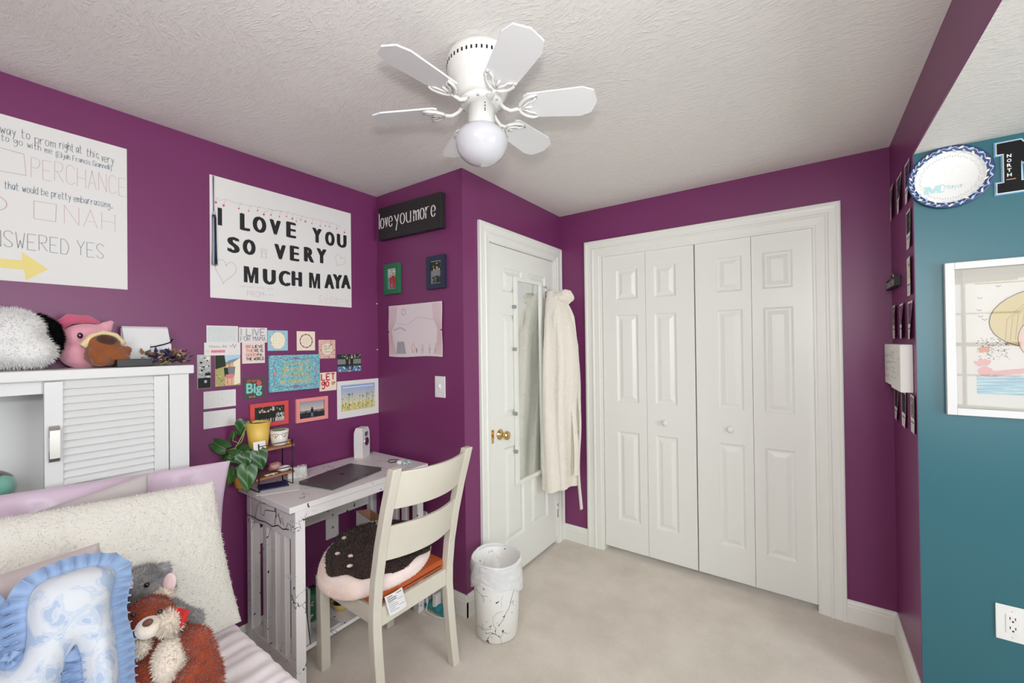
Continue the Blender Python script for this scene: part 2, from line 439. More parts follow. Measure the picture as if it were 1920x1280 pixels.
def holed(lo, hi, hlo, hhi, axis, M, name):
    """wall along one axis with one window opening"""
    b = MB(); x0, y0, z0 = lo; x1, y1, z1 = hi
    if axis == 'x':
        b.box(lo, (hlo[0], y1, z1), M).box((hhi[0], y0, z0), hi, M).box((hlo[0], y0, z0), (hhi[0], y1, hlo[1]), M).box((hlo[0], y0, hhi[1]), (hhi[0], y1, z1), M)
    else:
        b.box(lo, (x1, hlo[0], z1), M).box((x0, hhi[0], z0), hi, M).box((x0, hlo[0], z0), (x1, hhi[0], hlo[1]), M).box((x0, hlo[0], hhi[1]), (x1, hhi[0], z1), M)
    struct(b.build(name))
holed((-WT, YB-WT, 0), (XE+WT, YB, H), (3.0, .78), (4.2, 2.05), 'x', PURPLE, 'wall_back')
holed((XE, YB, 0), (XE+WT, YD, H), (.35, .78), (1.55, 2.05), 'y', TEAL, 'wall_nook')
def window(n, axis, lo, hi, pos, sgn):
    b = MB(); f = .06
    def bar(a0, z0, a1, z1, d0, d1):
        b.box((a0, pos+d0, z0), (a1, pos+d1, z1), WHITE) if axis == 'x' else b.box((pos+d0, a0, z0), (pos+d1, a1, z1), WHITE)
    a0, z0 = lo; a1, z1 = hi; d0, d1 = sorted((sgn*.015, -sgn*.03))
    bar(a0-f, z0-f, a0, z1+f, d0, d1); bar(a1, z0-f, a1+f, z1+f, d0, d1); bar(a0, z1, a1, z1+f, d0, d1); bar(a0, z0-f, a1, z0, d0, d1)
    mid = (z0+z1)/2; bar(a0, mid-.02, a1, mid+.02, d0, d1); mm = (a0+a1)/2; bar(mm-.012, z0, mm+.012, z1, d0, d1)
    for k in range(1, 4): z = z0+(z1-z0)*k/4; bar(a0, z-.008, a1, z+.008, d0, d1)
    struct(b.build('window_%d' % n))
window(1, 'x', (3.0, .78), (4.2, 2.05), YB, 1)
window(2, 'y', (.35, .78), (1.55, 2.05), XE, -1)

# baseboards with a moulded top edge
def skirting(name, p, q, nrm):
    p, q, nrm = V(p), V(q), V(nrm); b = MB()
    prof = [(0, 0), (.014, 0), (.014, .082), (.011, .090), (.011, .098), (.006, .108), (.004, .116), (0, .116)]
    n = len(prof); vs = [p+nrm*d+V((0, 0, z)) for d, z in prof]+[q+nrm*d+V((0, 0, z)) for d, z in prof]
    b.add(vs, [(i, (i+1) % n, n+(i+1) % n, n+i) for i in range(n)]+[tuple(reversed(range(n))), tuple(range(n, 2*n))], WHITE)
    struct(b.build(name))
skirting('baseboard_left', (0, YB, 0), (0, YA, 0), (1, 0, 0))
skirting('baseboard_boxed_corner', (.0, YA, 0), (XB+.014, YA, 0), (0, -1, 0))
skirting('baseboard_door_side', (XB, YA-.014, 0), (XB, 1.818, 0), (1, 0, 0))
skirting('baseboard_closet_left', (XB, YC, 0), (.949, YC, 0), (0, -1, 0))
skirting('baseboard_closet_right', (2.421, YC, 0), (XR, YC, 0), (0, -1, 0))
skirting('baseboard_right', (XR, YC, 0), (XR, YD-.014, 0), (-1, 0, 0))
skirting('baseboard_teal', (XR-.014, YD, 0), (XE, YD, 0), (0, -1, 0))

def casing(name, F, a0, a1, top, wd, rb=None):
    """moulded casing round an opening: a0,a1,top are its OUTER edges"""
    prof = [(0, 0), (0, .017), (.006, .020), (.016, .020), (.020, .016), (.030, .014), (.052, .013), (.056, .017), (.064, .017), (.070, .012), (wd-.014, .010), (wd-.008, .006), (wd, .006), (wd, -.012)]
    b = MB(); n = len(prof); rings = []
    for (x, y, sx, sy) in ((a0, 0, 1, 0), (a0, top, 1, -1), (a1, top, -1, -1), (a1, 0, -1, 0)):
        rings.append([F.p(x+sx*d, y+sy*d, c) for d, c in prof])
    vs = [v for r in rings for v in r]
    fs = [(r*n+i, r*n+i+1, (r+1)*n+i+1, (r+1)*n+i) for r in range(3) for i in range(n-1)]
    b.add(vs, fs, WHITE); struct(b.build(name))
casing('trim_1', FB, 1.818, 2.792, 2.185, .100)
casing('trim_2', FC, .949, 2.421, 2.208, .120)

def panelled(b, F, a0, b0, a1, b1, c, panels, M, th=.034):
    """a moulded door skin: recessed grooves round raised fields"""
    A = sorted({a0, a1, *[p[0] for p in panels], *[p[2] for p in panels]}); B = sorted({b0, b1, *[p[1] for p in panels], *[p[3] for p in panels]})
    for i in range(len(A)-1):
        for j in range(len(B)-1):
            ca, cb = (A[i]+A[i+1])/2, (B[j]+B[j+1])/2
            if any(p[0] < ca < p[2] and p[1] < cb < p[3] for p in panels): continue
            b.rect(F, A[i], B[j], A[i+1], B[j+1], c, M)
    for (x0, y0, x1, y1) in panels:
        rings = []
        for ins, d in ((0, 0), (.004, -.004), (.012, -.009), (.020, -.009), (.042, -.0015), (.044, -.001)):
            rings.append([F.p(x0+ins, y0+ins, c+d), F.p(x1-ins, y0+ins, c+d), F.p(x1-ins, y1-ins, c+d), F.p(x0+ins, y1-ins, c+d)])
        vs = [v for r in rings for v in r]; n = len(rings)
        b.add(vs, [(r*4+i, r*4+(i+1) % 4, (r+1)*4+(i+1) % 4, (r+1)*4+i) for r in range(n-1) for i in range(4)]+[tuple((n-1)*4+i for i in range(4))], M)
    P = lambda a, bb, cc: F.p(a, bb, cc)
    vs = [P(a0, b0, c), P(a1, b0, c), P(a1, b1, c), P(a0, b1, c), P(a0, b0, c-th), P(a1, b0, c-th), P(a1, b1, c-th), P(a0, b1, c-th)]
    b.add(vs, [(4, 5, 1, 0), (5, 6, 2, 1), (6, 7, 3, 2), (7, 4, 0, 3), (7, 6, 5, 4)], M)

# entry door
F = FB
b = MB()
pan = [(2.06, 1.80, 2.275, 1.95), (2.355, 1.80, 2.575, 1.95), (2.06, 1.02, 2.275, 1.66), (2.355, 1.02, 2.575, 1.66), (2.06, .24, 2.275, .83), (2.355, .24, 2.575, .83)]
panelled(b, F, 1.926, .018, 2.690, 2.078, -.006, pan, DOORW)
d1 = struct(b.build('door_1', origin=(XB, 2.31, 0)), 'white six-panel entry door with a long mirror on it')
def lathe_knob(parent, c, F, prof, M, name):
    R = Matrix((F.u, F.v, F.n)).transposed(); return MB().lathe(prof, c, M, 24, R).build(name, parent)
lathe_knob(d1, F.p(2.015, .925, -.006), F, [(.0, 0), (.031, 0), (.033, .004), (.028, .008), (.012, .011), (.011, .030), (.017, .036), (.026, .044), (.028, .054), (.024, .064), (.012, .069), (0, .070)], BRASS, 'door_knob')
MB().fbox(F, 1.927, .885, -.006, 1.955, .965, -.003, BRASS, .001).build('latch_plate', d1)
b = MB(); b.tube([F.p(2.700, .19, .004), F.p(2.700, .29, .004)], .006, NICKEL).fbox(F, 2.700, .195, -.006, 2.722, .285, .002, NICKEL, .001); b.build('hinge', d1)
b = MB(); b.tube([F.p(2.700, 1.02, .004), F.p(2.700, 1.12, .004)], .006, NICKEL).fbox(F, 2.700, 1.025, -.006, 2.722, 1.115, .002, NICKEL, .001); b.build('hinge', d1)
# door stop moulding inside the frame
b = MB(); b.fbox(F, 1.905, 0, -.055, 1.922, 2.088, -.002, WHITE).fbox(F, 2.694, 0, -.055, 2.712, 2.088, -.002, WHITE).fbox(F, 1.905, 2.082, -.055, 2.712, 2.089, -.002, WHITE)
struct(b.build('trim_3'))

# closet: two bifold doors of two leaves each
ZP = ((1.775, 1.987), (1.06, 1.667), (.235, .855))
def bifold(n, leaves, kx, label):
    b = MB(); x0, x1 = leaves[0][0], leaves[-1][1]
    for (l0, l1, p0, p1) in leaves: panelled(b, FC, l0, .034, l1, 2.100, -.012, [(p0, z0, p1, z1) for z0, z1 in ZP], DOORW, .03)
    o = struct(b.build('door_%d' % n, origin=((x0+x1)/2, YC, 0)), label)
    lathe_knob(o, FC.p(kx, .945, -.012), FC, [(0, 0), (.010, 0), (.009, .010), (.016, .015), (.019, .022), (.016, .030), (.008, .034), (0, .035)], DOORW, 'door_knob')
bifold(2, [(1.077, 1.3825, 1.178, 1.330), (1.3845, 1.690, 1.440, 1.580)], 1.505, 'left white bifold closet door, its fold down the middle')
bifold(3, [(1.697, 2.0045, 1.818, 1.958), (2.0065, 2.312, 2.063, 2.208)], 1.886, 'right white bifold closet door beside the dark gap at the frame')
b = MB(); b.box((1.066, YC-.001, 0), (1.0735, YC+.08, 2.112), WHITE).box((2.3185, YC-.001, 0), (2.326, YC+.08, 2.112), WHITE).box((1.066, YC-.001, 2.106), (2.326, YC+.08, 2.1125), WHITE)
struct(b.build('trim_4'))

# ------------------------------------------------------------------ ceiling fan
FX, FY, FZ = 1.378, 1.088, 2.270
FANW = mat('white_fan_enamel', (224, 223, 219), .3, coat=.2)
BLADE = mat('white_fan_blade', (222, 223, 224), .4)
GLOBE = mat('opal_glass_globe', (196, 196, 201), .10, coat=.5)
fan = thing('ceiling_fan', 'white six-blade ceiling fan with a round opal globe light', 'fan', (FX, FY, H))
o = MB().lathe([(.112, 2.44), (.114, 2.425), (.114, 2.392), (.111, 2.384), (.112, 2.378), (.106, 2.366), (.096, 2.350), (.092, 2.335), (.088, 2.318), (.080, 2.305), (.074, 2.300), (.0, 2.298)], (FX, FY, 0), FANW, 48).build('motor_housing', fan)
b = MB()
for k in range(44):
    a = 2*PI*k/44; R = Matrix.Rotation(a, 3, 'Z'); b.rbox(V((FX, FY, 2.404))+R @ V((.1135, 0, 0)), (.003, .0055, .011), R, DARK, 0)
b.build('vent_slots', o)
b = MB().lathe([(.060, 2.300), (.072, 2.296), (.074, 2.284), (.060, 2.278), (.052, 2.276), (.0, 2.275)], (FX, FY, 0), FANW, 40)
for k in range(12): a = 2*PI*k/12; b.sphere((FX+.066*math.cos(a), FY+.066*math.sin(a), 2.281), .0045, CHROME, nu=8, nv=5)
b.build('blade_hub', fan)
b = MB().lathe([(.046, 2.276), (.046, 2.214), (.049, 2.210), (.049, 2.202), (.0, 2.2)], (FX, FY, 0), FANW, 36); o = b.build('lamp_holder', fan)
for z in (2.268, 2.258, 2.249, 2.243): MB().sphere((FX+.0465*math.cos(-.62), FY+.0465*math.sin(-.62), z), .0022, DARK, nu=6, nv=4).build('screw', o)
b = MB(); prof = [(.046, 2.206)]
for i in range(1, 25):
    t = PI*.90*(1-i/24); prof.append((.088*math.sin(t)**.92 if t > 0 else 0, 2.158 + (-.076 if t < PI/2 else -.058)*math.cos(t)))
prof[-1] = (0, 2.158-.076)
b.lathe(prof, (FX, FY, 0), GLOBE, 48); b.build('globe_shade', fan)
def fan_blade(ang):
    R0 = Matrix.Rotation(ang, 3, 'Z'); Rp = Matrix.Rotation(math.radians(-12), 3, 'X'); O = V((FX, FY, FZ))
    out = [(.145, -.040), (.158, -.050), (.335, -.061), (.372, -.046), (.387, 0), (.372, .046), (.335, .061), (.158, .050), (.145, .040), (.150, 0)]
    def T(x, y, z): return O + R0 @ (Rp @ V((x, y, z)))
    b = MB(); n = len(out)
    vs = [T(x, y, 0) for x, y in out]+[T(x, y, .005) for x, y in out]
    b.add(vs, [tuple(reversed(range(n))), tuple(range(n, 2*n))]+[(i, (i+1) % n, n+(i+1) % n, n+i) for i in range(n)], BLADE)
    o = b.build('blade', fan)
    b = MB(); r = .0052
    # arm from the hub, then a branching leaf-shaped iron under the blade root
    b.tube([O+R0 @ V((.064, 0, .014)), O+R0 @ V((.080, 0, -.002)), O+R0 @ V((.100, 0, -.012)), T(.118, 0, -.010), T(.134, 0, -.006)], [.007, .0065, .006, .006, .0075], FANW)
    for sg in (1, -1):
        b.tube([T(.128, 0, -.006), T(.134, sg*.018, -.007), T(.150, sg*.036, -.006), T(.170, sg*.045, -.005), T(.190, sg*.046, -.004)], [r*1.2, r*1.1, r, r, r*.8], FANW)
        b.tube([T(.134, 0, -.006), T(.152, sg*.012, -.006), T(.163, sg*.022, -.005), T(.178, sg*.026, -.005), T(.186, sg*.038, -.004)], [r, r*.8, r*.7, r*.7, r*.6], FANW)
    b.tube([T(.130, 0, -.006), T(.165, 0, -.005), T(.172, 0, -.004)], [r*1.1, r*.9, r*.6], FANW)
    ob = b.build('blade_bracket', o)
    for (x, y) in ((.188, .046), (.188, -.046), (.150, 0)): MB().sphere(T(x, y, -.009), .0035, NICKEL, nu=8, nv=5).build('screw', o)
for d in (-94, -154, -31.5, 29.5, 88, 147): fan_blade(math.radians(d))

# ------------------------------------------------------------------ long mirror and robe on the door
mir = thing('door_mirror', 'long narrow white-framed mirror hung on the entry door', 'mirror', (XB, 2.33, .58))
b = MB()
A0, B0, A1, B1 = 2.168, .575, 2.495, 1.905; fw = .026
for q in ((A0, B0, A0+fw, B1), (A1-fw, B0, A1, B1), (A0+fw, B0, A1-fw, B0+fw), (A0+fw, B1-fw, A1-fw, B1)): b.fbox(FB, q[0], q[1], -.004, q[2], q[3], .018, WHITE, .003)
b.build('frame', mir)
MB().fbox(FB, A0+fw-.002, B0+fw-.002, .002, A1-fw+.002, B1-fw+.002, .008, mat('mirror_silver', (225, 230, 228), .02, 1)).build('mirror_glass', mir)
CLIP = mat('mirror_clip_grey', (150, 150, 150), .4)
for z in (1.43, 1.70, .78, 1.02): MB().fbox(FB, A0-.010, z, -.004, A0+.006, z+.022, .020, CLIP, .002).build('hanger_clip', mir)

hk = tag(MB().tube([FB.p(2.56, 1.80, .006), FB.p(2.56, 1.87, .008), FB.p(2.56, 1.885, .004)], .004, CHROME).tube([FB.p(2.545, 1.88, .004), FB.p(2.575, 1.88, .004)], .004, CHROME)
     .tube([FB.p(2.56, 1.81, .008), FB.p(2.56, 1.80, .03), FB.p(2.56, 1.815, .045), FB.p(2.56, 1.835, .048)], .004, CHROME).build('robe_hook', origin=(XB, 2.56, 1.80)), 'small chrome hook on the entry door above the robe', 'hook')
ROBE = mat('ivory_plush_robe', (232, 226, 214), .95, sheen=.4, bump=(55, .6, .008), spec=.1)
rb = thing('bathrobe', 'ivory hooded bathrobe hanging on the entry door', 'robe', (.86, 2.55, .45))
def robe_body(u, v):
    z = 1.845-v*1.345
    K = [(1.845, 2.535, 2.580, .050), (1.80, 2.505, 2.605, .10), (1.72, 2.470, 2.645, .15), (1.60, 2.440, 2.675, .185), (1.45, 2.420, 2.690, .205), (1.33, 2.410, 2.692, .21), (1.10, 2.402, 2.665, .20), (.80, 2.395, 2.650, .19), (.55, 2.395, 2.660, .185), (.40, 2.40, 2.665, .18)]
    for i in range(len(K)-1):
        if K[i][0] >= z >= K[i+1][0]:
            t = (K[i][0]-z)/(K[i][0]-K[i+1][0]); yl, yr, d = [K[i][j]*(1-t)+K[i+1][j]*t for j in (1, 2, 3)]; break
    a = 2*PI*u; c, s_ = math.cos(a), math.sin(a)
    e = lambda q: math.copysign(abs(q)**.75, q)
    f1 = math.sin(6*a+1.6*math.sin(2.2*z+1)+.8*noise.noise(V((c, s_, z*1.5)))); f1 = math.copysign(abs(f1)**.6, f1)
    fold = 1+(.05+.05*v)*f1*min(1, v*4) + .07*noise.noise(V((c*2, s_*2, z*2.5)))
    y = (yl+yr)/2+e(c)*(yr-yl)/2*fold; x = XB+.026+d/2+e(s_)*d/2*fold
    zz = z - max(0, v-.9)*.3*(math.sin(2*a+.6)*.5+.3)
    return V((max(x, XB+.022), max(y, 2.50 if x < XB+.024 and .1 < 0 else y), zz))
b = MB().grid(robe_body, 110, 90, ROBE, wrap=True)
b.tufts(5000, .007, .004, ROBE, .8); b.build('robe_body', rb)
def hood(u, v):
    a = 2*PI*u; t = PI*v; q = V((math.sin(t)*math.cos(a), math.sin(t)*math.sin(a), math.cos(t)))
    k = 1+.22*noise.noise(q*1.7+V((3, 1, 0)))+.05*math.sin(5*a)*math.sin(t)
    p = V((.872, 2.578, 1.795)); return p+V((q.x*.075+.02*q.z, q.y*.072+.016*(q.z < -.2)*q.z, q.z*.052-.03*max(0, q.y)))*k
b = MB().grid(hood, 36, 22, ROBE, wrap=True); b.tufts(1200, .007, .004, ROBE, .8); b.build('hood', rb)
def sleeve(p0, p1, p2, r0, r1, ph):
    p0, p1, p2 = V(p0), V(p1), V(p2)
    def fn(u, v):
        a = 2*PI*u; c = p0*(1-v)**2+p1*2*v*(1-v)+p2*v*v; r = (r0+(r1-r0)*v)*min(1, .25+v*5)**.7; f = math.sin(4*a+ph+4*v)
        k = 1+.14*f*min(1, v*3)+.10*noise.noise(V((math.cos(a)*2, math.sin(a)*2, c.z*5)))
        return c+V((math.cos(a)*r*.8*k, math.sin(a)*r*k, 0))
    b = MB().grid(fn, 30, 46, ROBE, wrap=True); b.tufts(1300, .007, .004, ROBE, .8); b.build('sleeve', rb)
sleeve((.885, 2.600, 1.76), (.935, 2.655, 1.45), (.915, 2.635, .86), .050, .056, 1.0)
sleeve((.870, 2.500, 1.74), (.925, 2.470, 1.45), (.900, 2.475, .84), .046, .054, 3.6)
def lapel(u, v):
    z = 1.78-1.20*v; return V((XB+.026+.205*min(1, .42+v*1.6)+.014*math.sin(PI*u)+.012*math.sin(9*v), 2.555+.012*math.sin(6*v)+(u-.5)*(.040+.03*v), z))
b = MB().grid(lapel, 8, 60, ROBE); b.tufts(700, .007, .004, ROBE, .8); b.build('lapel', rb)
def belt(u, v):
    z = 1.12-.80*v; return V((.965+.010*math.sin(7*v), 2.612+.018*v+(u-.5)*.034, z))
b = MB().grid(belt, 4, 40, ROBE)
b.grid(lambda u, v: belt(u, v)+V((.006, 0, 0)), 4, 40, ROBE); b.build('belt', rb)

# ================================================================== THINGS ON THE WALLS
def col(name, rgb, rough=.75, **k): return mat(name, rgb, rough, **k)
C = dict(skin=col('photo_skin', (226, 180, 150)), dgreen=col('photo_dark_green', (38, 52, 34)), lgreen=col('photo_grass', (176, 170, 110)), sky=col('photo_sky', (178, 205, 224)),
         blk=col('photo_black', (30, 31, 33)), gry=col('photo_grey', (128, 130, 130)), lgry=col('photo_light_grey', (190, 192, 190)), blue=col('photo_blue', (96, 138, 178)), brn=col('photo_brown', (110, 78, 58)),
         pinkp=col('photo_pink', (226, 128, 140)), hill=col('photo_hill', (120, 148, 158)), cream=col('photo_cream', (240, 232, 205)), oran=col('photo_orange', (214, 150, 110)), red=col('photo_red', (168, 58, 56)), yel=col('photo_yellow', (226, 208, 104)),
         purp=col('photo_purple', (112, 70, 108)), wht=col('photo_white', (236, 236, 232)), navy=col('photo_navy', (44, 50, 78)))
def dots(mb, F, a0, b0, a1, b1, n, r0, r1, ms, c, seed=1, ok=None):
    r = random.Random(seed)
    for _ in range(n):
        a, b = r.uniform(a0, a1), r.uniform(b0, b1)
        if ok and not ok(a, b): continue
        mb.ell(F, a, b, r.uniform(r0, r1), r.uniform(r0, r1)*.8, c+r.uniform(0, .00008), r.choice(ms), 7, r.uniform(0, 3))
def person(mb, F, a, b, h, c, skin, top, legs, hair):
    mb.rect(F, a-.10*h, b, a-.015*h, b+.42*h, c, legs); mb.rect(F, a+.015*h, b, a+.10*h, b+.42*h, c, legs)
    mb.poly(F, [(a-.11*h, b+.40*h), (a+.11*h, b+.40*h), (a+.15*h, b+.80*h), (a-.15*h, b+.80*h)], c+.0001, top)
    mb.ell(F, a, b+.89*h, .075*h, .10*h, c+.0001, hair); mb.ell(F, a, b+.87*h, .052*h, .070*h, c+.0002, skin)
def sheet(F, a0, b0, a1, b1, M=PAPER, th=.0012, c0=.0006):
    b = MB(); b.fbox(F, a0, b0, c0, a1, b1, c0+th, M); b.c = c0+th+.0004; return b
def put(b, F, name, label, cat, a0, b0, a1, b1, group=None): return tag(b.build(name, origin=F.p((a0+a1)/2, b0, 0)), label, cat, group)
NOTES = 'papers, cards and photos on the wall above the desk'

# --- big hand-lettered poster at the left edge
F = FL; a0, b0, a1, b1 = -.262, 1.715, .475, 2.292
b = sheet(F, a0, b0, a1, b1, PAPER, .0015); c = b.c
for tx, x0, x1, y in (('way', .147, .181, 2.225), ('to', .194, .214, 2.227), ('prom', .226, .276, 2.220), ('right', .287, .323, 2.224), ('at', .330, .345, 2.225), ('this', .358, .392, 2.222), ('very', .400, .435, 2.216)):
    stext(b, F, tx, x0, y, .031, PENC, c, width=x1-x0, pen=.0016, jit=.2)
for tx, x0, x1, y in (('to', .149, .166, 2.200), ('go', .177, .197, 2.198), ('with', .208, .240, 2.197), ('me', .250, .268, 2.195)):
    stext(b, F, tx, x0, y, .023, PENC, c, width=x1-x0, pen=.0014, jit=.2)
stext(b, F, '(Elijah Francis Giannelli)', .276, 2.190, .020, PENB, c, width=.152, pen=0.00130, jit=.2)
b.ribbon(F, [(.10, 2.176), (.200, 2.170), (.205, 2.096), (.10, 2.090)], .0016, c, PENR2, closed=True)
stext(b, F, 'PERCHANCE', .217, 2.096, .072, PENR, c, width=.255, pen=0.00158, jit=.25)
stext(b, F, 'that would be pretty embarrassing...', .156, 2.036, .026, PENB, c, width=.275, pen=0.00137, jit=.3)
b.ribbon(F, [(.223, 2.010), (.278, 2.012), (.276, 1.947), (.223, 1.946)], .0016, c, PENR2, closed=True)
stext(b, F, 'NAH', .298, 1.946, .069, PENR, c, width=.140, pen=0.00158)
b.ribbon(F, [(.13+.031*math.cos(t*PI/10), 1.980+.027*math.sin(t*PI/10)) for t in range(20)], .0016, c, PENR2, closed=True)
stext(b, F, 'ANSWERED YES', .100, 1.832, .056, PENC, c, width=.305, pen=0.00158, jit=.2)
b.poly(F, [(.02, 1.788), (.195, 1.791), (.195, 1.821), (.257, 1.768), (.204, 1.721), (.199, 1.758), (.02, 1.759)], c, col('highlighter_yellow', (232, 216, 138)))
put(b, F, 'poster', 'large white handwritten poster with yellow arrow, high above the plush toys', 'poster', a0, b0, a1, b1)

# --- big block-letter poster
a0, b0, a1, b1 = .764, 1.708, 1.501, 2.284
b = sheet(F, a0, b0, a1, b1, PAPER, .0015); c = b.c
for ch, x0, y0, x1, y1 in (('I', .796, 2.054, .814, 2.137), ('L', .890, 2.052, .936, 2.136), ('O', .948, 2.055, 1.013, 2.138), ('V', 1.028, 2.060, 1.086, 2.140), ('E', 1.113, 2.062, 1.166, 2.147),
        ('Y', 1.256, 2.063, 1.314, 2.146), ('O', 1.333, 2.060, 1.393, 2.143), ('U', 1.407, 2.063, 1.471, 2.143), ('S', .835, 1.932, .889, 2.010), ('O', .902, 1.934, .961, 2.012),
        ('V', 1.051, 1.934, 1.111, 2.015), ('E', 1.131, 1.939, 1.182, 2.021), ('R', 1.208, 1.946, 1.267, 2.028), ('Y', 1.280, 1.950, 1.342, 2.034),
        ('M', .900, 1.796, .979, 1.876), ('U', .994, 1.796, 1.058, 1.876), ('C', 1.072, 1.797, 1.133, 1.880), ('H', 1.139, 1.803, 1.197, 1.884), ('M', 1.230, 1.803, 1.307, 1.888), ('A', 1.326, 1.809, 1.388, 1.893), ('Y', 1.378, 1.814, 1.440, 1.899), ('A', 1.431, 1.820, 1.496, 1.903)):
    [fit_text(b, F, ch, x0+.006+k*.006, y0+.002*abs(k), x1-.006+k*.006, y1-.002*abs(k), c+.0001*k, INK, bold=.008) for k in ((-1, 0, 1) if ch != 'M' else (0,))] if ch != 'I' else b.rect(F, x0, y0, x1, y1, c, INK)
hx = [(.789, 2.158), (.821, 2.152), (.886, 2.154), (.930, 2.154), (.971, 2.166), (1.001, 2.153), (1.036, 2.160), (1.078, 2.161), (1.115, 2.171), (1.146, 2.167), (1.168, 2.158), (1.192, 2.171), (1.218, 2.168), (1.255, 2.166), (1.304, 2.163), (1.335, 2.170), (1.360, 2.171), (1.406, 2.170), (1.457, 2.158)]
for i, (x, y) in enumerate(hx):
    r = .006 if i in (0, 1, 5, 9, 12, 18) else .0042
    b.poly(F, [(x, y-r), (x+r, y+r*.3), (x+r*.5, y+r), (x, y+r*.5), (x-r*.5, y+r), (x-r, y+r*.3)], c, RED)
    b.ribbon(F, [(x, y+r), (x+.004, y+.018), (x+.012, y+.028+.006*math.sin(i))], .0010, c, PENR2)
b.ribbon(F, [(.80, 2.17), (.83, 2.185), (.87, 2.178), (.95, 2.184), (1.05, 2.19), (1.10, 2.192)], .0010, c, PENR2)
b.ribbon(F, [(1.0, 2.16), (1.03, 2.185), (1.10, 2.195), (1.2, 2.195), (1.30, 2.196), (1.40, 2.196), (1.44, 2.18)], .0010, c, PENR2)
def heart(mb, F, x, y, w_, h_, pen, M, c, rot=0):
    pts = []
    for i in range(40):
        t = 2*PI*i/40; px, py = 16*math.sin(t)**3/17*w_/2, (13*math.cos(t)-5*math.cos(2*t)-2*math.cos(3*t)-math.cos(4*t))/17*h_/2
        pts.append((x+px*math.cos(rot)-py*math.sin(rot), y+px*math.sin(rot)+py*math.cos(rot)))
    mb.ribbon(F, pts, pen, c, M, closed=True)
heart(b, F, .826, 1.842, .094, .135, .0013, PENR2, c, -.15); heart(b, F, 1.425, 1.985, .072, .082, .0012, PENR2, c, -.5)
for x in (.990, 1.010):
    b.ribbon(F, [(x+.007*math.cos(t*PI/5), 1.970+.007*math.sin(t*PI/5)) for t in range(10)], .001, c, PENC, closed=True)
    for q in ([(x, 1.963), (x, 1.943)], [(x-.008, 1.952), (x+.008, 1.955)], [(x, 1.943), (x-.006, 1.927)], [(x, 1.943), (x+.006, 1.927)]): b.ribbon(F, q, .001, c, PENC)
scrib(b, F, .890, 1.770, 1.156, 1.784, 1, .0010, PENR2, c, 4); stext(b, F, 'PROM', .921, 1.727, .028, PENR, c, width=.075, pen=.0016, jit=.3)
scrib(b, F, 1.0, 1.738, 1.09, 1.750, 1, .0010, PENC, c, 6); scrib(b, F, 1.30, 1.755, 1.49, 1.785, 1, .0012, PENB, c, 7); scrib(b, F, 1.29, 1.722, 1.495, 1.758, 3, .0011, PENR2, c, 8)
put(b, F, 'poster', 'white poster reading I love you so very much in black block letters', 'poster', a0, b0, a1, b1)
# graduation tassel hung over that poster
TASB = mat('tassel_dark_blue', (44, 52, 78), .6); TASW = mat('tassel_silver', (196, 200, 206), .5)
t = thing('graduation_tassel', 'dark blue and silver tassel hanging at the left edge of the lettered poster', 'tassel', (.008, .779, 1.86))
b = MB(); b.tube([(.006, .777, 2.28), (.007, .778, 2.11)], .0016, TASB).tube([(.006, .781, 2.28), (.007, .780, 2.11)], .0016, TASW); b.build('cord', t)
b = MB(); b.sphere((.009, .779, 2.105), (.007, .007, .009), TASW, nu=10, nv=6); b.lathe([(.007, 2.096), (.008, 2.09), (.007, 2.084)], (.009, .779, 0), TASB, 12); b.build('knot', t)
b = MB(); r = random.Random(3)
for i in range(34): x = r.uniform(.004, .014); y = .779+r.uniform(-.007, .007); b.tube([(x, y, 2.086), (x, y+r.uniform(-.002, .002), 1.97), (x+.001, .779+(y-.779)*1.5, 1.862+r.uniform(-.006, .008))], .0011, TASB if i % 3 else TASW, 4)
b.build('skirt', t)

# --- small papers, cards and photos
def card(name, label, cat, a0, b0, a1, b1, M=PAPER, draw=None, c0=.0006, th=.0012, F=FL, grp=NOTES):
    b = sheet(F, a0, b0, a1, b1, M, th, c0)
    if draw: draw(b, b.c)
    return put(b, F, name, label, cat, a0, b0, a1, b1, grp)
LINE = col('ruled_blue', (176, 204, 206))
def dr(b, c):
    for i in range(12): b.rect(F, .749, 1.503+i*.006, .878, 1.5042+i*.006, c, LINE)
    scrib(b, F, .754, 1.502, .874, 1.572, 10, .0006, col('pale_handwriting', (150, 168, 176)), c+.0001, 3)
card('note_paper', 'ruled white note with pale blue lines, top left of the wall collection', 'note', .748, 1.496, .879, 1.577, draw=dr)
def dr(b, c):
    PV = col('violet_pen', (118, 96, 120))
    for dx in (0, .004): stext(b, F, 'I LIVE', .890+dx, 1.533-dx*.4, .034, PV, c, width=.110, pen=.0016)
    for dx in (0, .0025): stext(b, F, 'FOR MAMA', .888+dx, 1.505, .022, PV, c, width=.115, pen=.0012, jit=.4)
card('note_paper', 'white paper with large outlined hand-drawn letters reading I live', 'note', .882, 1.497, 1.012, 1.572, draw=dr, c0=.002)
def dr(b, c):
    b.ell(F, 1.066, 1.507, .037, .044, c, C['cream'], 28); dots(b, F, 1.018, 1.457, 1.113, 1.557, 60, .002, .004, [C['pinkp'], C['lgry'], C['blue'], C['oran']], c+.0002, 5, lambda a, q: .033 < math.hypot(a-1.066, (q-1.507)*.85) < .043)
    scrib(b, F, 1.042, 1.475, 1.090, 1.540, 5, .0011, C['brn'], c+.0003, 9)
card('quote_card', 'light blue square card with cream oval and script, right of the outlined lettering', 'card', 1.015, 1.454, 1.117, 1.560, col('card_sky_blue', (156, 200, 212)), dr)
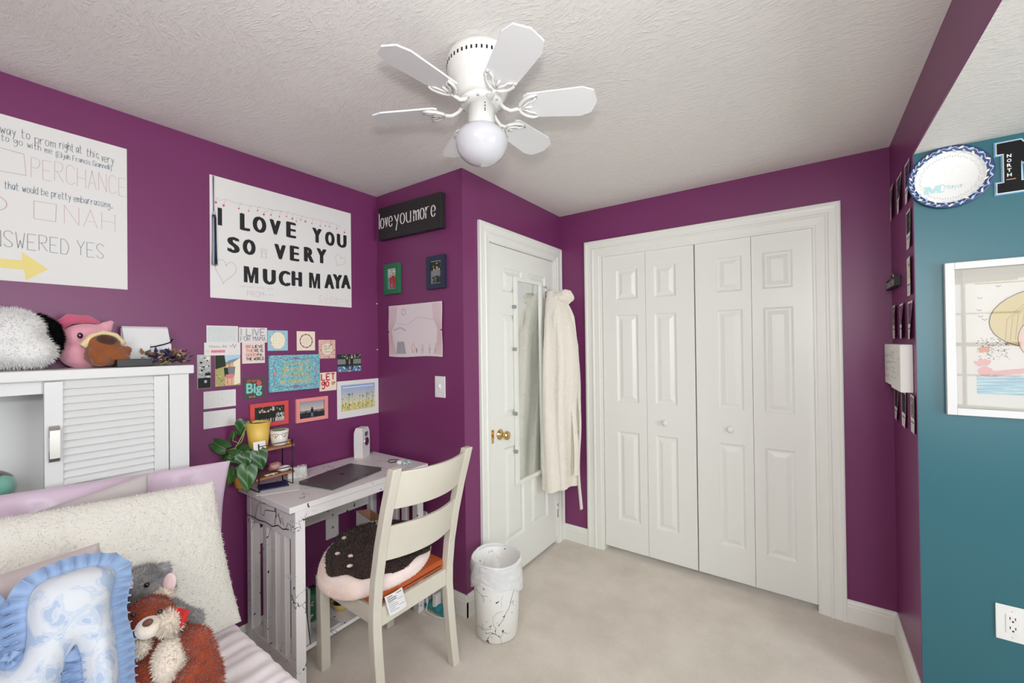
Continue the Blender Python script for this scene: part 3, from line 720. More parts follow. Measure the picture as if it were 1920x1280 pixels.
def dr(b, c):
    for i in range(40):
        an = 2*PI*i/40; b.ell(F, 1.217+.034*math.cos(an), 1.505+.036*math.sin(an), .005, .0022, c+.0001*(i % 2), [C['gry'], C['pinkp'], C['dgreen'], C['brn']][i % 4], 8, an+1)
    scrib(b, F, 1.197, 1.487, 1.238, 1.525, 4, .0011, C['hill'], c, 10)
card('quote_card', 'cream square card with a ring of dark leaves around script', 'card', 1.165, 1.452, 1.268, 1.558, col('card_cream', (238, 222, 202)), dr)
def dr(b, c):
    dots(b, F, 1.292, 1.408, 1.388, 1.508, 260, .0015, .003, [C['pinkp'], C['brn'], C['cream'], C['oran']], c, 6, lambda a, q: math.hypot(a-1.34, q-1.458) > .028)
    b.ell(F, 1.340, 1.458, .030, .031, c+.0002, C['cream'], 24)
    stext(b, F, 'JUST BE', 1.318, 1.468, .011, INK, c+.0004, width=.044, pen=.0013); stext(b, F, 'HAPPY', 1.318, 1.452, .012, INK, c+.0004, width=.045, pen=.0013); stext(b, F, 'TODAY', 1.320, 1.437, .010, INK, c+.0004, width=.042, pen=.0013)
card('quote_card', 'rose speckled square card reading just be happy today', 'card', 1.289, 1.404, 1.391, 1.511, col('card_rose', (222, 186, 176)), dr)
def dr(b, c):
    stext(b, F, 'Mommy Bill', .758, 1.473, .012, PENC, c, width=.07, pen=.0010, jit=.2); b.rect(F, .765, 1.450, .822, 1.462, c, C['pinkp']); scrib(b, F, .767, 1.451, .820, 1.461, 1, .0008, C['red'], c+.0002, 5)
    heart(b, F, .752, 1.456, .012, .012, .001, C['pinkp'], c); dots(b, F, .840, 1.472, .868, 1.490, 14, .0012, .003, [C['pinkp'], C['red']], c, 12); scrib(b, F, .84, 1.446, .868, 1.458, 1, .0011, C['oran'], c, 15)
card('note_paper', 'white cheque-like slip with a pink bar and small drawings', 'note', .738, 1.437, .888, 1.497, draw=dr, c0=.0022)
def dr(b, c):
    PK = col('print_coral', (214, 108, 104))
    for i, (s1, s2, w1) in enumerate((('BE', 'LIEVE', .024), ('THE', 'RE IS', .034), ('GOOD', ' IN', .046), ('', 'THE WORLD', 0))):
        y = 1.470-i*.0205
        if s1: stext(b, F, s1, .914, y, .0135, PK, c, width=w1, pen=.0026)
        stext(b, F, s2.strip(), .914+(w1+.005 if w1 else 0), y, .0135, INK, c, width=(.078-w1-.005 if i < 2 else (.018 if i == 2 else .082)), pen=.0026)
    dots(b, F, .978, 1.425, .992, 1.440, 16, .001, .002, [C['gry']], c, 5)
card('quote_card', 'pale pink card reading believe there is good in the world', 'card', .896, 1.393, 1.001, 1.498, col('card_blush', (234, 214, 206)), dr)
def bw(b, c, F, a0, b0, a1, b1, seed):
    b.rect(F, a0, b0, a1, b1, c, C['lgry']); r = random.Random(seed)
    for i in range(60): b.ell(F, r.uniform(a0+.006, a1-.006), r.uniform(b0+.006, b1-.006), r.uniform(.002, .006), r.uniform(.002, .005), c+.00005*i, r.choice([C['blk'], C['gry'], C['wht'], C['lgry']]), 9)
def dr(b, c):
    bw(b, c, F, .713, 1.288, .762, 1.441, 3); b.rect(F, .713, 1.288, .762, 1.335, c+.004*.8, C['blk']); b.ell(F, .742, 1.318, .006, .007, c+.0036, C['lgry']); b.rect(F, .74, 1.345, .762, 1.358, c+.0034, C['blk']); b.ell(F, .752, 1.425, .009, .009, c+.0034, C['cream'])
card('photo_strip', 'narrow black-and-white photo strip, left edge of the wall collection', 'photo', .711, 1.286, .764, 1.442, C['lgry'], dr)
def dr(b, c):
    b.rect(F, .782, 1.291, .887, 1.437, c, C['lgreen']); b.rect(F, .782, 1.395, .887, 1.437, c+.0001, C['sky']); b.poly(F, [(.80, 1.385), (.84, 1.412), (.887, 1.424), (.887, 1.385)], c+.0002, C['hill']); b.poly(F, [(.782, 1.437), (.82, 1.437), (.826, 1.385), (.782, 1.372)], c+.0003, C['dgreen'])
    b.poly(F, [(.855, 1.40), (.887, 1.424), (.887, 1.300), (.86, 1.292)], c+.0003, C['cream']); dots(b, F, .785, 1.292, .85, 1.36, 40, .001, .004, [C['brn'], C['yel'], C['lgreen']], c+.0004, 3)
    person(b, F, .832, 1.293, .105, c+.0008, C['skin'], C['dgreen'], C['skin'], C['oran']); person(b, F, .849, 1.293, .110, c+.0011, C['skin'], C['gry'], C['skin'], C['oran']); b.rect(F, .824, 1.326, .858, 1.345, c+.0014, C['pinkp'])
card('photo_print', 'photo of two girls hugging on a sunny meadow', 'photo', .781, 1.290, .888, 1.438, C['lgreen'], dr)
def dr(b, c):
    b.rect(F, 1.404, 1.319, 1.562, 1.423, c, C['dgreen']); b.rect(F, 1.404, 1.365, 1.562, 1.395, c+.0001, C['gry']); dots(b, F, 1.408, 1.395, 1.558, 1.420, 60, .002, .006, [C['blk'], C['dgreen'], C['lgry']], c+.0002, 8); b.rect(F, 1.404, 1.319, 1.562, 1.352, c+.0002, C['blue']); dots(b, F, 1.41, 1.322, 1.556, 1.352, 60, .002, .006, [C['blk'], C['wht'], C['gry']], c+.0004, 9)
    person(b, F, 1.467, 1.335, .075, c+.0007, C['skin'], C['blk'], C['blk'], C['brn']); person(b, F, 1.498, 1.335, .078, c+.0009, C['skin'], C['blk'], C['blk'], C['oran'])
card('photo_print', 'landscape photo of two people in black beside water, far right under the rose card', 'photo', 1.404, 1.318, 1.562, 1.424, C['dgreen'], dr)
def dr(b, c):
    stext(b, F, 'LET', 1.304, 1.279, .036, RED, c, width=.082, pen=.0075); stext(b, F, 'go', 1.306, 1.243, .040, RED, c, width=.042, pen=.0075)
    for i in range(7): an = i*.9; b.ell(F, 1.374+.006*math.cos(an), 1.258+.006*math.sin(an), .006, .004, c+.0001*i, C['oran'], 10, an)
    b.ell(F, 1.384, 1.262, .004, .0035, c+.001, C['blk'])
card('quote_card', 'cream card reading let go in red letters', 'card', 1.292, 1.217, 1.396, 1.323, col('card_cream', (238, 222, 202)), dr)
def dr(b, c):
    AQ = col('print_aqua', (128, 206, 196)); CR = col('print_coral_bright', (218, 92, 88))
    stext(b, F, 'dream', .917, 1.300, .013, CR, c, width=.055, pen=.0025, slant=.15); fit_text(b, F, 'Big', .913, 1.228, .986, 1.294, c, AQ, bold=.03)
    for i in range(6): an = i*1.047; b.ell(F, .972+.007*math.cos(an), 1.292+.007*math.sin(an), .006, .0045, c+.0001*i, CR, 10, an)
    for x in (.93, .94, .95): b.ell(F, x, 1.226, .004, .004, c+.0002, CR if x == .94 else C['lgreen'], 8)
card('quote_card', 'dark grey card reading dream big in coral and aqua', 'card', .900, 1.216, 1.003, 1.323, col('card_charcoal', (84, 76, 74)), dr)
PALE = col('pale_handwriting', (150, 168, 176)); FAINT = col('faint_pencil', (196, 196, 196))
def dr(b, c): scrib(b, F, .742, 1.198, .860, 1.266, 9, .0007, C['lgry'], c, 22); dots(b, F, .80, 1.197, .86, 1.26, 8, .0008, .0014, [C['gry']], c+.0002, 2)
card('note_paper', 'white note with tiny grey handwriting, upper of the two blank-looking slips', 'note', .735, 1.191, .867, 1.271, draw=dr)
def dr(b, c): scrib(b, F, .75, 1.125, .85, 1.165, 3, .0009, FAINT, c, 23)
card('note_paper', 'white note with faint scrawl just above the trailing plant', 'note', .734, 1.099, .866, 1.178, draw=dr)
def dr(b, c):
    b.rect(F, 1.425, 1.083, 1.662, 1.160, c, col('art_meadow', (212, 206, 140))); 
    for i in range(10): b.rect(F, 1.425, 1.130+i*.0108, 1.662, 1.142+i*.0108, c+.0001+i*.00002, col('art_sky_%d' % i, tuple(int(q+(p-q)*i/9) for p, q in zip((150, 172, 214), (214, 212, 176)))))
    dots(b, F, 1.428, 1.085, 1.660, 1.135, 120, .002, .006, [C['lgreen'], C['yel'], C['cream']], c+.0004, 14)
    r = random.Random(5)
    for i in range(22):
        x = r.uniform(1.43, 1.655); y = r.uniform(1.10, 1.185); b.ribbon(F, [(x, 1.084), (x+.004, y)], .001, c+.0006, C['dgreen']); b.ell(F, x+.004, y, r.uniform(.002, .005), r.uniform(.003, .006), c+.0007, C['brn'], 8)
    for x, s_ in ((1.475, 1), (1.610, 1)):
        for q in ([(x, 1.17), (x-.012, 1.205), (x+.004, 1.215), (x+.012, 1.175)], [(x, 1.17), (x+.03, 1.19), (x+.034, 1.172), (x+.012, 1.165)], [(x, 1.17), (x-.016, 1.165), (x-.010, 1.15)]): b.ribbon(F, q, .0011, c+.0008, C['gry'], closed=True)
    b.rect(F, 1.435, 1.222, 1.65, 1.226, c+.0008, C['wht'])
card('art_print', 'white-bordered print of butterflies over a flower meadow, by the corner', 'print', 1.400, 1.041, 1.690, 1.264, draw=dr)

# thick glitter canvas
GLIT = bpy.data.materials.new('turquoise_glitter'); GLIT.use_nodes = True
_n = GLIT.node_tree.nodes; _l = GLIT.node_tree.links; _tc = _n.new('ShaderNodeTexCoord'); _v = _n.new('ShaderNodeTexVoronoi'); _v.inputs['Scale'].default_value = 420; _l.new(_tc.outputs['Object'], _v.inputs['Vector'])
_r = _n.new('ShaderNodeValToRGB'); _r.color_ramp.interpolation = 'CONSTANT'; _l.new(_v.outputs['Color'], _r.inputs['Fac']); _l.new(_r.outputs['Color'], _n['Principled BSDF'].inputs['Base Color'])
_e = _r.color_ramp.elements; _e[0].color = (*lin((70, 150, 166)), 1); _e[1].color = (*lin((190, 222, 222)), 1); _e[1].position = .72
_q = _e.new(.35); _q.color = (*lin((112, 186, 198)), 1); _n['Principled BSDF'].inputs['Roughness'].default_value = .35
t = thing('glitter_canvas', 'turquoise glitter canvas with gold lettering reading be yourself', 'canvas', FL.p(1.15, 1.239, 0), NOTES)
b = MB().fbox(F, 1.016, 1.239, .0006, 1.286, 1.430, .018, GLIT, .002); b.build('board', t)
GOLD = col('gold_lettering', (214, 190, 104), .4); PLUM = col('plum_scroll', (140, 120, 150))
b = MB(); c = .0186
for y, tx, x0, wd in ((1.374, 'In a world', 1.090, .13), (1.343, 'where you can', 1.072, .165), (1.312, 'be anything', 1.080, .14)): stext(b, F, tx, x0, y, .030, GOLD, c, width=wd, pen=.0030, slant=.18, nib=.4)
fit_text(b, F, 'BE YOURSELF', 1.068, 1.278, 1.240, 1.297, c, GOLD, bold=.03); b.build('lettering', t)
b = MB()
for sx in (1, -1):
    pts = [(1.151+sx*(.112+.006*math.sin(k*.9)), 1.262+k*.0072) for k in range(20)]; b.ribbon(F, pts, .004, c-.0003, PLUM)
for y, s_ in ((1.408, 1), (1.262, -1)): b.ribbon(F, [(1.045+k*.0107, y+.005*math.sin(k*.8)) for k in range(21)], .004, c-.0003, PLUM); b.ell(F, 1.151, y+.004*s_, .016, .007, c-.0002, PLUM)
for x in (1.042, 1.262): b.ell(F, x, 1.335, .008, .008, c-.0002, C['pinkp'])
b.build('scroll_border', t)

def picture(name, label, F, a0, b0, a1, b1, fw, dep, M, inner, draw, grp=None):
    t = thing(name, label, 'picture frame', F.p((a0+a1)/2, b0, 0), grp); b = MB()
    for q in ((a0, b0, a0+fw, b1), (a1-fw, b0, a1, b1), (a0+fw, b0, a1-fw, b0+fw), (a0+fw, b1-fw, a1-fw, b1)): b.fbox(F, q[0], q[1], .0006, q[2], q[3], dep, M, .0015)
    b.build('frame', t); b = MB(); c = dep*.55; b.fbox(F, a0+fw-.001, b0+fw-.001, .001, a1-fw+.001, b1-fw+.001, c, inner); draw(b, c+.0004); b.build('photo', t); return t
def dr(b, c):
    x0, y0, x1, y1 = .947, 1.088, 1.092, 1.170
    b.rect(F, x0, y0, x1, y1, c, C['dgreen']); dots(b, F, x0+.004, 1.140, x1-.004, y1-.004, 60, .002, .006, [C['blk'], C['lgry'], C['dgreen']], c+.0001, 4); b.rect(F, x0, y0, x1, 1.108, c+.0002, C['lgry']); dots(b, F, 1.05, 1.09, 1.088, 1.13, 40, .002, .005, [C['lgreen'], C['blue'], C['wht']], c+.0003, 8)
    for i, x in enumerate((.972, .992, 1.012, 1.036)): person(b, F, x, 1.075, .080+.006*(i == 3), c+.0006+i*.0002, C['skin'], C['blk'], C['blk'], C['brn'] if i != 3 else C['lgry'])
picture('picture_frame', 'red picture frame with a group photo, behind the yellow pot', FL, .925, 1.066, 1.112, 1.190, .021, .016, col('red_frame', (214, 76, 74), .45), C['dgreen'], dr, 'small framed photos on the walls')
def dr(b, c):
    x0, y0, x1, y1 = 1.175, 1.081, 1.313, 1.167
    for i in range(8): b.rect(F, x0, 1.118+i*.0063, x1, 1.1245+i*.0063, c, col('dusk_%d' % i, tuple(int(q+(p-q)*i/7) for p, q in zip((150, 160, 172), (214, 190, 176)))))
    b.rect(F, x0, y0, x1, 1.118, c, C['blk']); b.rect(F, x0, 1.108, x1, 1.120, c+.0001, C['gry']); dots(b, F, x0+.003, 1.084, x1-.003, 1.116, 50, .002, .005, [C['blk'], C['navy']], c+.0002, 5); person(b, F, 1.243, 1.083, .055, c+.0006, C['blk'], C['blk'], C['blue'], C['blk'])
picture('picture_frame', 'salmon pink picture frame with a figure at dusk', FL, 1.152, 1.059, 1.335, 1.189, .020, .016, col('salmon_frame', (232, 148, 142), .45), C['blk'], dr, 'small framed photos on the walls')

# ------------------------------------------------------------------ boxed-out face
F = FA
t = thing('wooden_sign', 'black block sign with white serif lettering reading love you more', 'sign', FA.p(.34, 2.135, 0))
Rs = Fr(FA.p(.066, 2.140, 0), (1, 0, -.022)); SIGN = mat('sign_black_paint', (38, 36, 36), .55)
MB().fbox(Rs, 0, 0, .0006, .553, .200, .038, SIGN, .003).build('board', t)
b = MB(); WL = col('sign_white_lettering', (228, 224, 218)); c = .0385
stext(b, Rs, 'love', .010, .070, .094, WL, c, width=.126, pen=.0092, nib=.72, serif=.0055)
stext(b, Rs, 'you', .157, .070, .094, WL, c, width=.146, pen=.0092, nib=.72, serif=.0055)
stext(b, Rs, 'more', .330, .070, .094, WL, c, width=.178, pen=.0092, nib=.72, serif=.0055); b.build('lettering', t)
def small_frame(a0, b0, a1, b1, M, label, seed, tone):
    def dr(b, c):
        x0, y0, x1, y1 = a0+.030, b0+.032, a1-.030, b1-.032; b.rect(FA, x0, y0, x1, y1, c, C['gry'] if tone else C['hill']); b.rect(FA, x0, y1-.05, x1, y1, c+.0001, C['lgry'] if not tone else C['dgreen'])
        dots(b, FA, x0+.004, y0+.004, x1-.004, y1-.004, 50, .002, .007, [C['blk'], C['gry'], C['lgry']] if tone else [C['brn'], C['hill'], C['cream']], c+.0002, seed)
        for k, x in enumerate((x0+.025, x0+.05, x0+.068)): person(b, FA, x, y0+.004, .085+.012*(k % 2), c+.0005+k*.0002, C['skin'], C['gry'] if tone else C['red'], C['blk'] if tone else C['red'], C['brn'])
    picture('picture_frame', label, FA, a0, b0, a1, b1, .030, .022, M, C['wht'], dr, 'small framed photos on the walls')
small_frame(.093, 1.795, .236, 1.984, col('green_frame', (34, 110, 74), .4), 'green picture frame under the black sign', 5, 0)
small_frame(.477, 1.794, .622, 1.983, col('navy_frame', (34, 40, 66), .4), 'navy picture frame with a grey photo under the black sign', 9, 1)
# child's drawing, creased
b = MB(); PP = col('drawing_paper', (224, 214, 216))
def dpt(u, v): return FA.p(.119+.469*u+.002*math.sin(9*v), 1.406+.316*v-.004*math.sin(PI*u*2)*(1-v), .003+.004*abs(u-.5)+.003*math.sin(6*u+3*v)*.5+.0015)
b.grid(dpt, 16, 10, PP)
class Wr:
    def p(s, a, q, c=0): return dpt((a-.119)/.469, (q-1.406)/.316)+FA.n*(.0006+c)
W = Wr(); PS = [col('crayon_grey', (178, 176, 182)), col('crayon_rose', (214, 182, 186)), col('crayon_blue', (176, 186, 204))]
b.ribbon(W, [(.255+.018*math.cos(k*.5), 1.678+.018*math.sin(k*.5)) for k in range(13)], .0022, 0, C['purp'], closed=True)
for x in (.12, .585):
    s_ = 1 if x < .3 else -1
    for k in range(6): b.ribbon(W, [(x+s_*(.012+k*.012), 1.715), (x+s_*(.010+k*.011), 1.63), (x+s_*(.004+k*.005), 1.565), (x+s_*(.006+k*.007), 1.49), (x+s_*(.012+k*.011), 1.42)], .006, 0, PS[1])
b.poly(W, [(.19, 1.425), (.20, 1.50), (.26, 1.50), (.28, 1.425)], 0, PS[0])
for k in range(5): b.ribbon(W, [(.20+k*.017, 1.43), (.208+k*.012, 1.495)], .003, .0003, C['gry'])
b.ribbon(W, [(.20, 1.61), (.30, 1.60), (.38, 1.64), (.52, 1.62)], .002, 0, PS[0]); b.ribbon(W, [(.17, 1.57), (.23, 1.585), (.28, 1.565)], .010, 0, PS[2])
for x in (.42, .48, .53): b.ribbon(W, [(x, 1.42), (x, 1.455)], .004, 0, C['gry']); [b.ribbon(W, [(x-.012+k*.002, 1.44+k*.014), (x, 1.455+k*.014), (x+.012-k*.002, 1.44+k*.014)], .0025, 0, PS[0]) for k in range(3)]
b.ribbon(W, [(.335, 1.43), (.325, 1.46), (.345, 1.49), (.355, 1.45), (.335, 1.43)], .004, 0, C['oran']); b.ribbon(W, [(.37, 1.43), (.37, 1.455)], .008, 0, C['gry'])
for x in (.122, .583): b.ell(W, x, 1.560, .006, .004, .0005, C['blk'])
tag(b.build('drawing', origin=FA.p(.353, 1.406, 0)), 'creased pencil drawing of a curtained stage above the light switch', 'drawing')
def switch_plate(F, a0, b0, a1, b1, nm, label, kind):
    t = thing(nm, label, 'wall plate', F.p((a0+a1)/2, b0, 0)); PL = mat('white_plastic', (230, 229, 226), .35)
    MB().fbox(F, a0, b0, .0003, a1, b1, .006, PL, .003).build('plate', t); m_, n_ = (a0+a1)/2, (b0+b1)/2; wq = (a1-a0)
    if kind == 'toggle':
        MB().fbox(F, m_-.007, n_-.013, .005, m_+.007, n_+.013, .0075, PL, .001).fbox(F, m_-.004, n_-.003, .006, m_+.004, n_+.014, .017, PL, .002).build('toggle', t)
    if kind == 'blank':
        MB().lathe([(.007, 0), (.007, .004), (.004, .006), (0, .006)], F.p(m_, n_, .0055), NICKEL, 14, Matrix((F.u, F.v, F.n)).transposed()).build('cable_socket', t)
    if kind == 'outlet':
        o = MB().fbox(F, m_-.017, n_-.034, .005, m_+.017, n_+.034, .008, PL, .001).build('receptacle', t); b = MB()
        for s_ in (.017, -.017):
            for x in (-.007, .006): b.rect(F, m_+x-.0012, n_+s_-.001, m_+x+.0012, n_+s_+.008, .0084, DARK)
            b.ell(F, m_, n_+s_-.007, .003, .003, .0084, DARK, 10)
        b.build('slots', o)
    for s_ in ((.45*(b1-b0)-.010), -(.45*(b1-b0)-.010)): MB().lathe([(.003, 0), (.003, .001), (0, .0015)], F.p(m_, n_+s_, .0058), PL, 10, Matrix((F.u, F.v, F.n)).transposed()).build('screw', t)
    return t
switch_plate(FA, .523, 1.175, .603, 1.296, 'light_switch', 'white toggle light switch below the pencil drawing', 'toggle')
switch_plate(FL, 1.321, .361, 1.400, .485, 'cable_plate', 'white wall plate with a round socket under the desk', 'blank')
switch_plate(FA, .368, .378, .445, .500, 'wall_outlet', 'white outlet on the purple wall behind the chair back', 'outlet')
switch_plate(FT, 2.815, .382, 2.898, .508, 'wall_outlet', 'white duplex outlet low on the teal wall', 'outlet')
PIN = mat('pin_white', (240, 240, 240), .3)
def pin(F, a, q, label): tag(MB().lathe([(.0028, 0), (.0016, .003), (.0016, .006), (.004, .007), (.004, .010), (0, .011)], F.p(a, q, 0), PIN, 10, Matrix((F.u, F.v, F.n)).transposed()).build('push_pin', origin=F.p(a, q, 0)), label, 'pin', 'white push pins in the purple wall')
pin(FL, 1.681, 1.745, 'white push pin in the corner right of the lettered poster'); pin(FL, 1.681, 1.449, 'white push pin in the corner above the meadow print')

# ------------------------------------------------------------------ right stub wall: photo cards, key sign, canvas
F = FR; CARD = col('card_stock', (236, 230, 228)); PG = 'photo cards on the narrow purple wall'
def strip(y0, y1, z0, z1, ms, label, seed, lift=.010):
    """card hung by tape, its near edge lifted a little; F runs towards the viewer (a = -y)"""
    b = MB(); aa0, aa1 = -y1, -y0
    def fn(u, v): return F.p(aa0+(aa1-aa0)*u, z0+(z1-z0)*v, .0015+lift*u*u*(1-.6*v)+.003*math.sin(2.2*v+seed)*u)
    b.grid(fn, 6, 6, CARD)
    class Q:
        def p(s, a, q, c=0): return fn((a-aa0)/(aa1-aa0), (q-z0)/(z1-z0))+F.n*(.0006+c)
    q = Q(); w_ = aa1-aa0; h_ = z1-z0; n = 6
    x0, x1 = aa0+w_*.08, aa1-w_*.08; y0_ = z0+h_*.40; y1_ = z1-h_*.05
    for i in range(4):
        for j in range(3): b.rect(q, x0+(x1-x0)*i/4, y0_+(y1_-y0_)*j/3, x0+(x1-x0)*(i+1)/4, y0_+(y1_-y0_)*(j+1)/3, 0, ms[0])
    r = random.Random(seed)
    for k in range(26): b.ell(q, r.uniform(x0+.008, x1-.008), r.uniform(y0_+.006, y1_-.006), r.uniform(.002, .008), r.uniform(.002, .007), .0002+.00002*k, r.choice(ms), 8)
    b.ribbon(q, [(x0, z0+h_*.28), (x0+(x1-x0)*.8, z0+h_*.28)], .007, 0, C['gry'])
    for k in range(4): b.ribbon(q, [(x0, z0+h_*(.20-.045*k)), (x0+(x1-x0)*(.9-.15*(k % 2)), z0+h_*(.20-.045*k))], .0016, 0, C['lgry'])
    tag(b.build('photo_card', origin=F.p((aa0+aa1)/2, z0, 0)), label, 'card', PG)
strip(2.665, 2.792, 2.063, 2.222, [C['gry'], C['purp'], C['blk']], 'grey photo card highest and nearest the closet corner', 1)
strip(2.474, 2.603, 2.050, 2.212, [C['blk'], C['navy'], C['gry']], 'dark photo card, middle one of the top row on the narrow purple wall', 2)
strip(2.300, 2.410, 2.044, 2.210, [C['navy'], C['blk'], C['purp']], 'dark blue photo card tucked behind the floral plate', 3)
strip(2.290, 2.398, 1.850, 2.005, [C['blk'], C['dgreen'], C['gry']], 'black photo card alone below the floral plate', 4)
strip(2.292, 2.400, 1.655, 1.812, [C['cream'], C['brn'], C['oran']], 'brown photo card level with the key sign', 5)
strip(2.652, 2.785, 1.478, 1.638, [C['gry'], C['red'], C['cream']], 'photo card with a red figure above the white canvas, far left', 6)
strip(2.466, 2.586, 1.478, 1.633, [C['purp'], C['pinkp'], C['blk']], 'purple sunset photo card above the white canvas, in the middle', 7)
strip(2.287, 2.398, 1.474, 1.630, [C['purp'], C['blk'], C['gry']], 'dark purple photo card above the white canvas, at the wall edge', 8)
strip(2.642, 2.768, 1.086, 1.242, [C['blk'], C['red'], C['brn']], 'black and red photo card below the white canvas, far left', 9)
strip(2.456, 2.577, 1.083, 1.241, [C['blk'], C['navy'], C['blk']], 'nearly black photo card below the white canvas, in the middle', 10)
strip(2.268, 2.376, 1.091, 1.245, [C['gry'], C['cream'], C['brn']], 'grey and brown photo card lowest at the wall edge', 11)
t = thing('hanging_sign', 'small black sign with white script on a clip, beside the closet corner', 'sign', F.p(-2.66, 1.715, 0))
b = MB().fbox(F, -2.79, 1.718, .0006, -2.54, 1.764, .022, SIGN, .002); b.build('board', t)
b = MB(); stext(b, F, 'bestie', -2.77, 1.726, .034, WL, .0226, width=.20, pen=.006, nib=.5); b.build('lettering', t)
b = MB(); b.tube([F.p(-2.70, 1.764, .012), F.p(-2.69, 1.786, .012), F.p(-2.65, 1.788, .012), F.p(-2.64, 1.764, .012)], .004, NICKEL); b.build('clip', t)
t = thing('canvas_print', 'white box canvas with scattered grey script on the narrow purple wall', 'canvas', F.p(-2.46, 1.262, 0))
CANV = mat('white_canvas', (232, 231, 226), .75, bump=(300, .2, .001))
MB().fbox(F, -2.775, 1.262, .0006, -2.545, 1.452, .034, CANV, .003).build('canvas_board', t, )
MB().fbox(F, -2.542, 1.256, .0006, -2.312, 1.452, .040, CANV, .003).build('canvas_board', t)
b = MB(); scrib(b, F, -2.76, 1.29, -2.57, 1.42, 4, .004, C['gry'], .0345, 31); scrib(b, F, -2.53, 1.30, -2.33, 1.43, 6, .0025, C['gry'], .0405, 32, .5); dots(b, F, -2.53, 1.29, -2.33, 1.44, 26, .002, .005, [C['gry'], C['lgry']], .0405, 3)
b.build('lettering', t)

# ------------------------------------------------------------------ teal wall: plate, letter, drawing
F = FT; PX, PZ, PR = 2.718, 2.089, .1175
PB = mat('plate_navy', (44, 62, 110), .4); PW = mat('plate_white', (232, 231, 228), .35); PLB = mat('plate_pale_blue', (170, 200, 232), .4); AQG = mat('aqua_glitter', (176, 214, 214), .4); SILV = col('silver_print', (176, 176, 170), .4)
t = thing('decorative_plate', 'round paper plate with a navy leaf rim hung on the teal wall', 'plate', F.p(PX, PZ-PR, 0))
R = Matrix((F.u, F.v, F.n)).transposed()
MB().lathe([(0, .003), (.086, .003), (.093, .008), (.097, .010)], F.p(PX, PZ, 0), PW, 56, R, cap=False).build('centre', t)
rimo = MB().lathe([(.097, .010), (.110, .013), (.1175, .014), (.1178, .012), (.094, .004)], F.p(PX, PZ, 0), PB, 56, R, cap=False).build('rim', t)
b = MB(); r = random.Random(4)
class Rim:
    def p(s, a, q, c=0):
        rr = math.hypot(a, q); return F.p(PX+a, PZ+q, .0142+(rr-.097)*.12+c-.003)
rim = Rim()
for i in range(44):
    an = 2*PI*i/44+r.uniform(-.02, .02); rr = .1030+.0055*(1 if i % 2 else -1); b.ell(rim, rr*math.cos(an), rr*math.sin(an), .0078, .0030, .0006, PLB if i % 3 else PW, 12, an+PI/2+(.7 if i % 2 else -.7))
b.ribbon(rim, [((.1075+.0035*math.sin(k*1.2))*math.cos(k*2*PI/120), (.1075+.0035*math.sin(k*1.2))*math.sin(k*2*PI/120)) for k in range(120)], .0013, .0005, PW, closed=True)
b.build('leaf_pattern', rimo)
b = MB()
for i in range(70):
    an = 2*PI*i/70; rr = .080+.002*math.sin(i*2.3); b.ell(F, PX+rr*math.cos(an), PZ+rr*math.sin(an), .003, .0013, .0034, SILV, 6, an)
scrib(b, F, PX-.05, PZ+.005, PX+.05, PZ+.05, 4, .0007, col('plate_faint_script', (196, 208, 208)), .0034, 8)
fit_text(b, F, 'M', PX-.066, PZ-.052, PX-.022, PZ-.024, .0036, AQG, bold=.05)
for sx in (-.066, -.022):
    for y in (-.052, -.027): b.rect(F, PX+sx-.005, PZ+y, PX+sx+.005+.004, PZ+y+.004, .0037, AQG)
stext(b, F, 'Maya', PX-.014, PZ-.044, .016, col('plate_aqua_script', (170, 206, 208)), .0036, width=.045, pen=.0014, slant=.2); b.build('lettering', t)

t = thing('varsity_letter', 'black chenille varsity letter N with white edging reading North', 'letter', F.p(2.92, 1.995, 0))
FELT = mat('letter_blue_felt', (112, 168, 206), .9); FELW = mat('letter_white_felt', (232, 232, 230), .9); CHEN = mat('letter_black_chenille', (17, 17, 20), .95, bump=(160, .6, .004))
def npts(g):
    x0, x1, z0, z1 = 2.840, 3.035, 1.999, 2.180; s_ = .026; 
    L_ = [(x0, z1), (x0+.058, z1), (x1-.058, z0+.062), (x1-.058, z1-.040), (x1-.075, z1-.040), (x1-.075, z1), (x1, z1), (x1, z1-.040), (x1-.018, z1-.040), (x1-.018, z0), (x1-.052, z0),
          (x0+.058, z1-.074), (x0+.058, z0+.036), (x0+.078, z0+.036), (x0+.078, z0), (x0, z0), (x0, z0+.036), (x0+.017, z0+.036), (x0+.017, z1-.040), (x0, z1-.040)]
    # offset outline by g
    n = len(L_); out = []
    for i in range(n):
        p, q, r_ = V(L_[i-1]), V(L_[i]), V(L_[(i+1) % n]); d1, d2 = (q-p).normalized(), (r_-q).normalized(); n1, n2 = V((d1.y, -d1.x)), V((d2.y, -d2.x)); n1 = V((-d1.y, d1.x)); n2 = V((-d2.y, d2.x))
        k = n1+n2; k = k*(1/max(.35, 1+n1.dot(n2))); out.append((q.x+k.x*g, q.y+k.y*g))
    return out
MB().prism(F, npts(.0065), .0006, .003, FELT).build('backing', t); MB().prism(F, npts(.0028), .003, .0055, FELW).build('edging', t); MB().prism(F, npts(-.0008), .0055, .009, CHEN).build('face', t)
b = MB()
for i, ch in enumerate('NORTH'): fit_text(b, F, ch, 2.8635, 2.123-i*.0172, 2.8745, 2.1350-i*.0172, .0094, FELW, bold=.03)
b.build('lettering', t); MB().fbox(F, 2.861, 2.0415, .0085, 2.884, 2.0455, .0115, mat('bronze_bar', (176, 132, 92), .4, .6), .001).build('bar_pin', t)

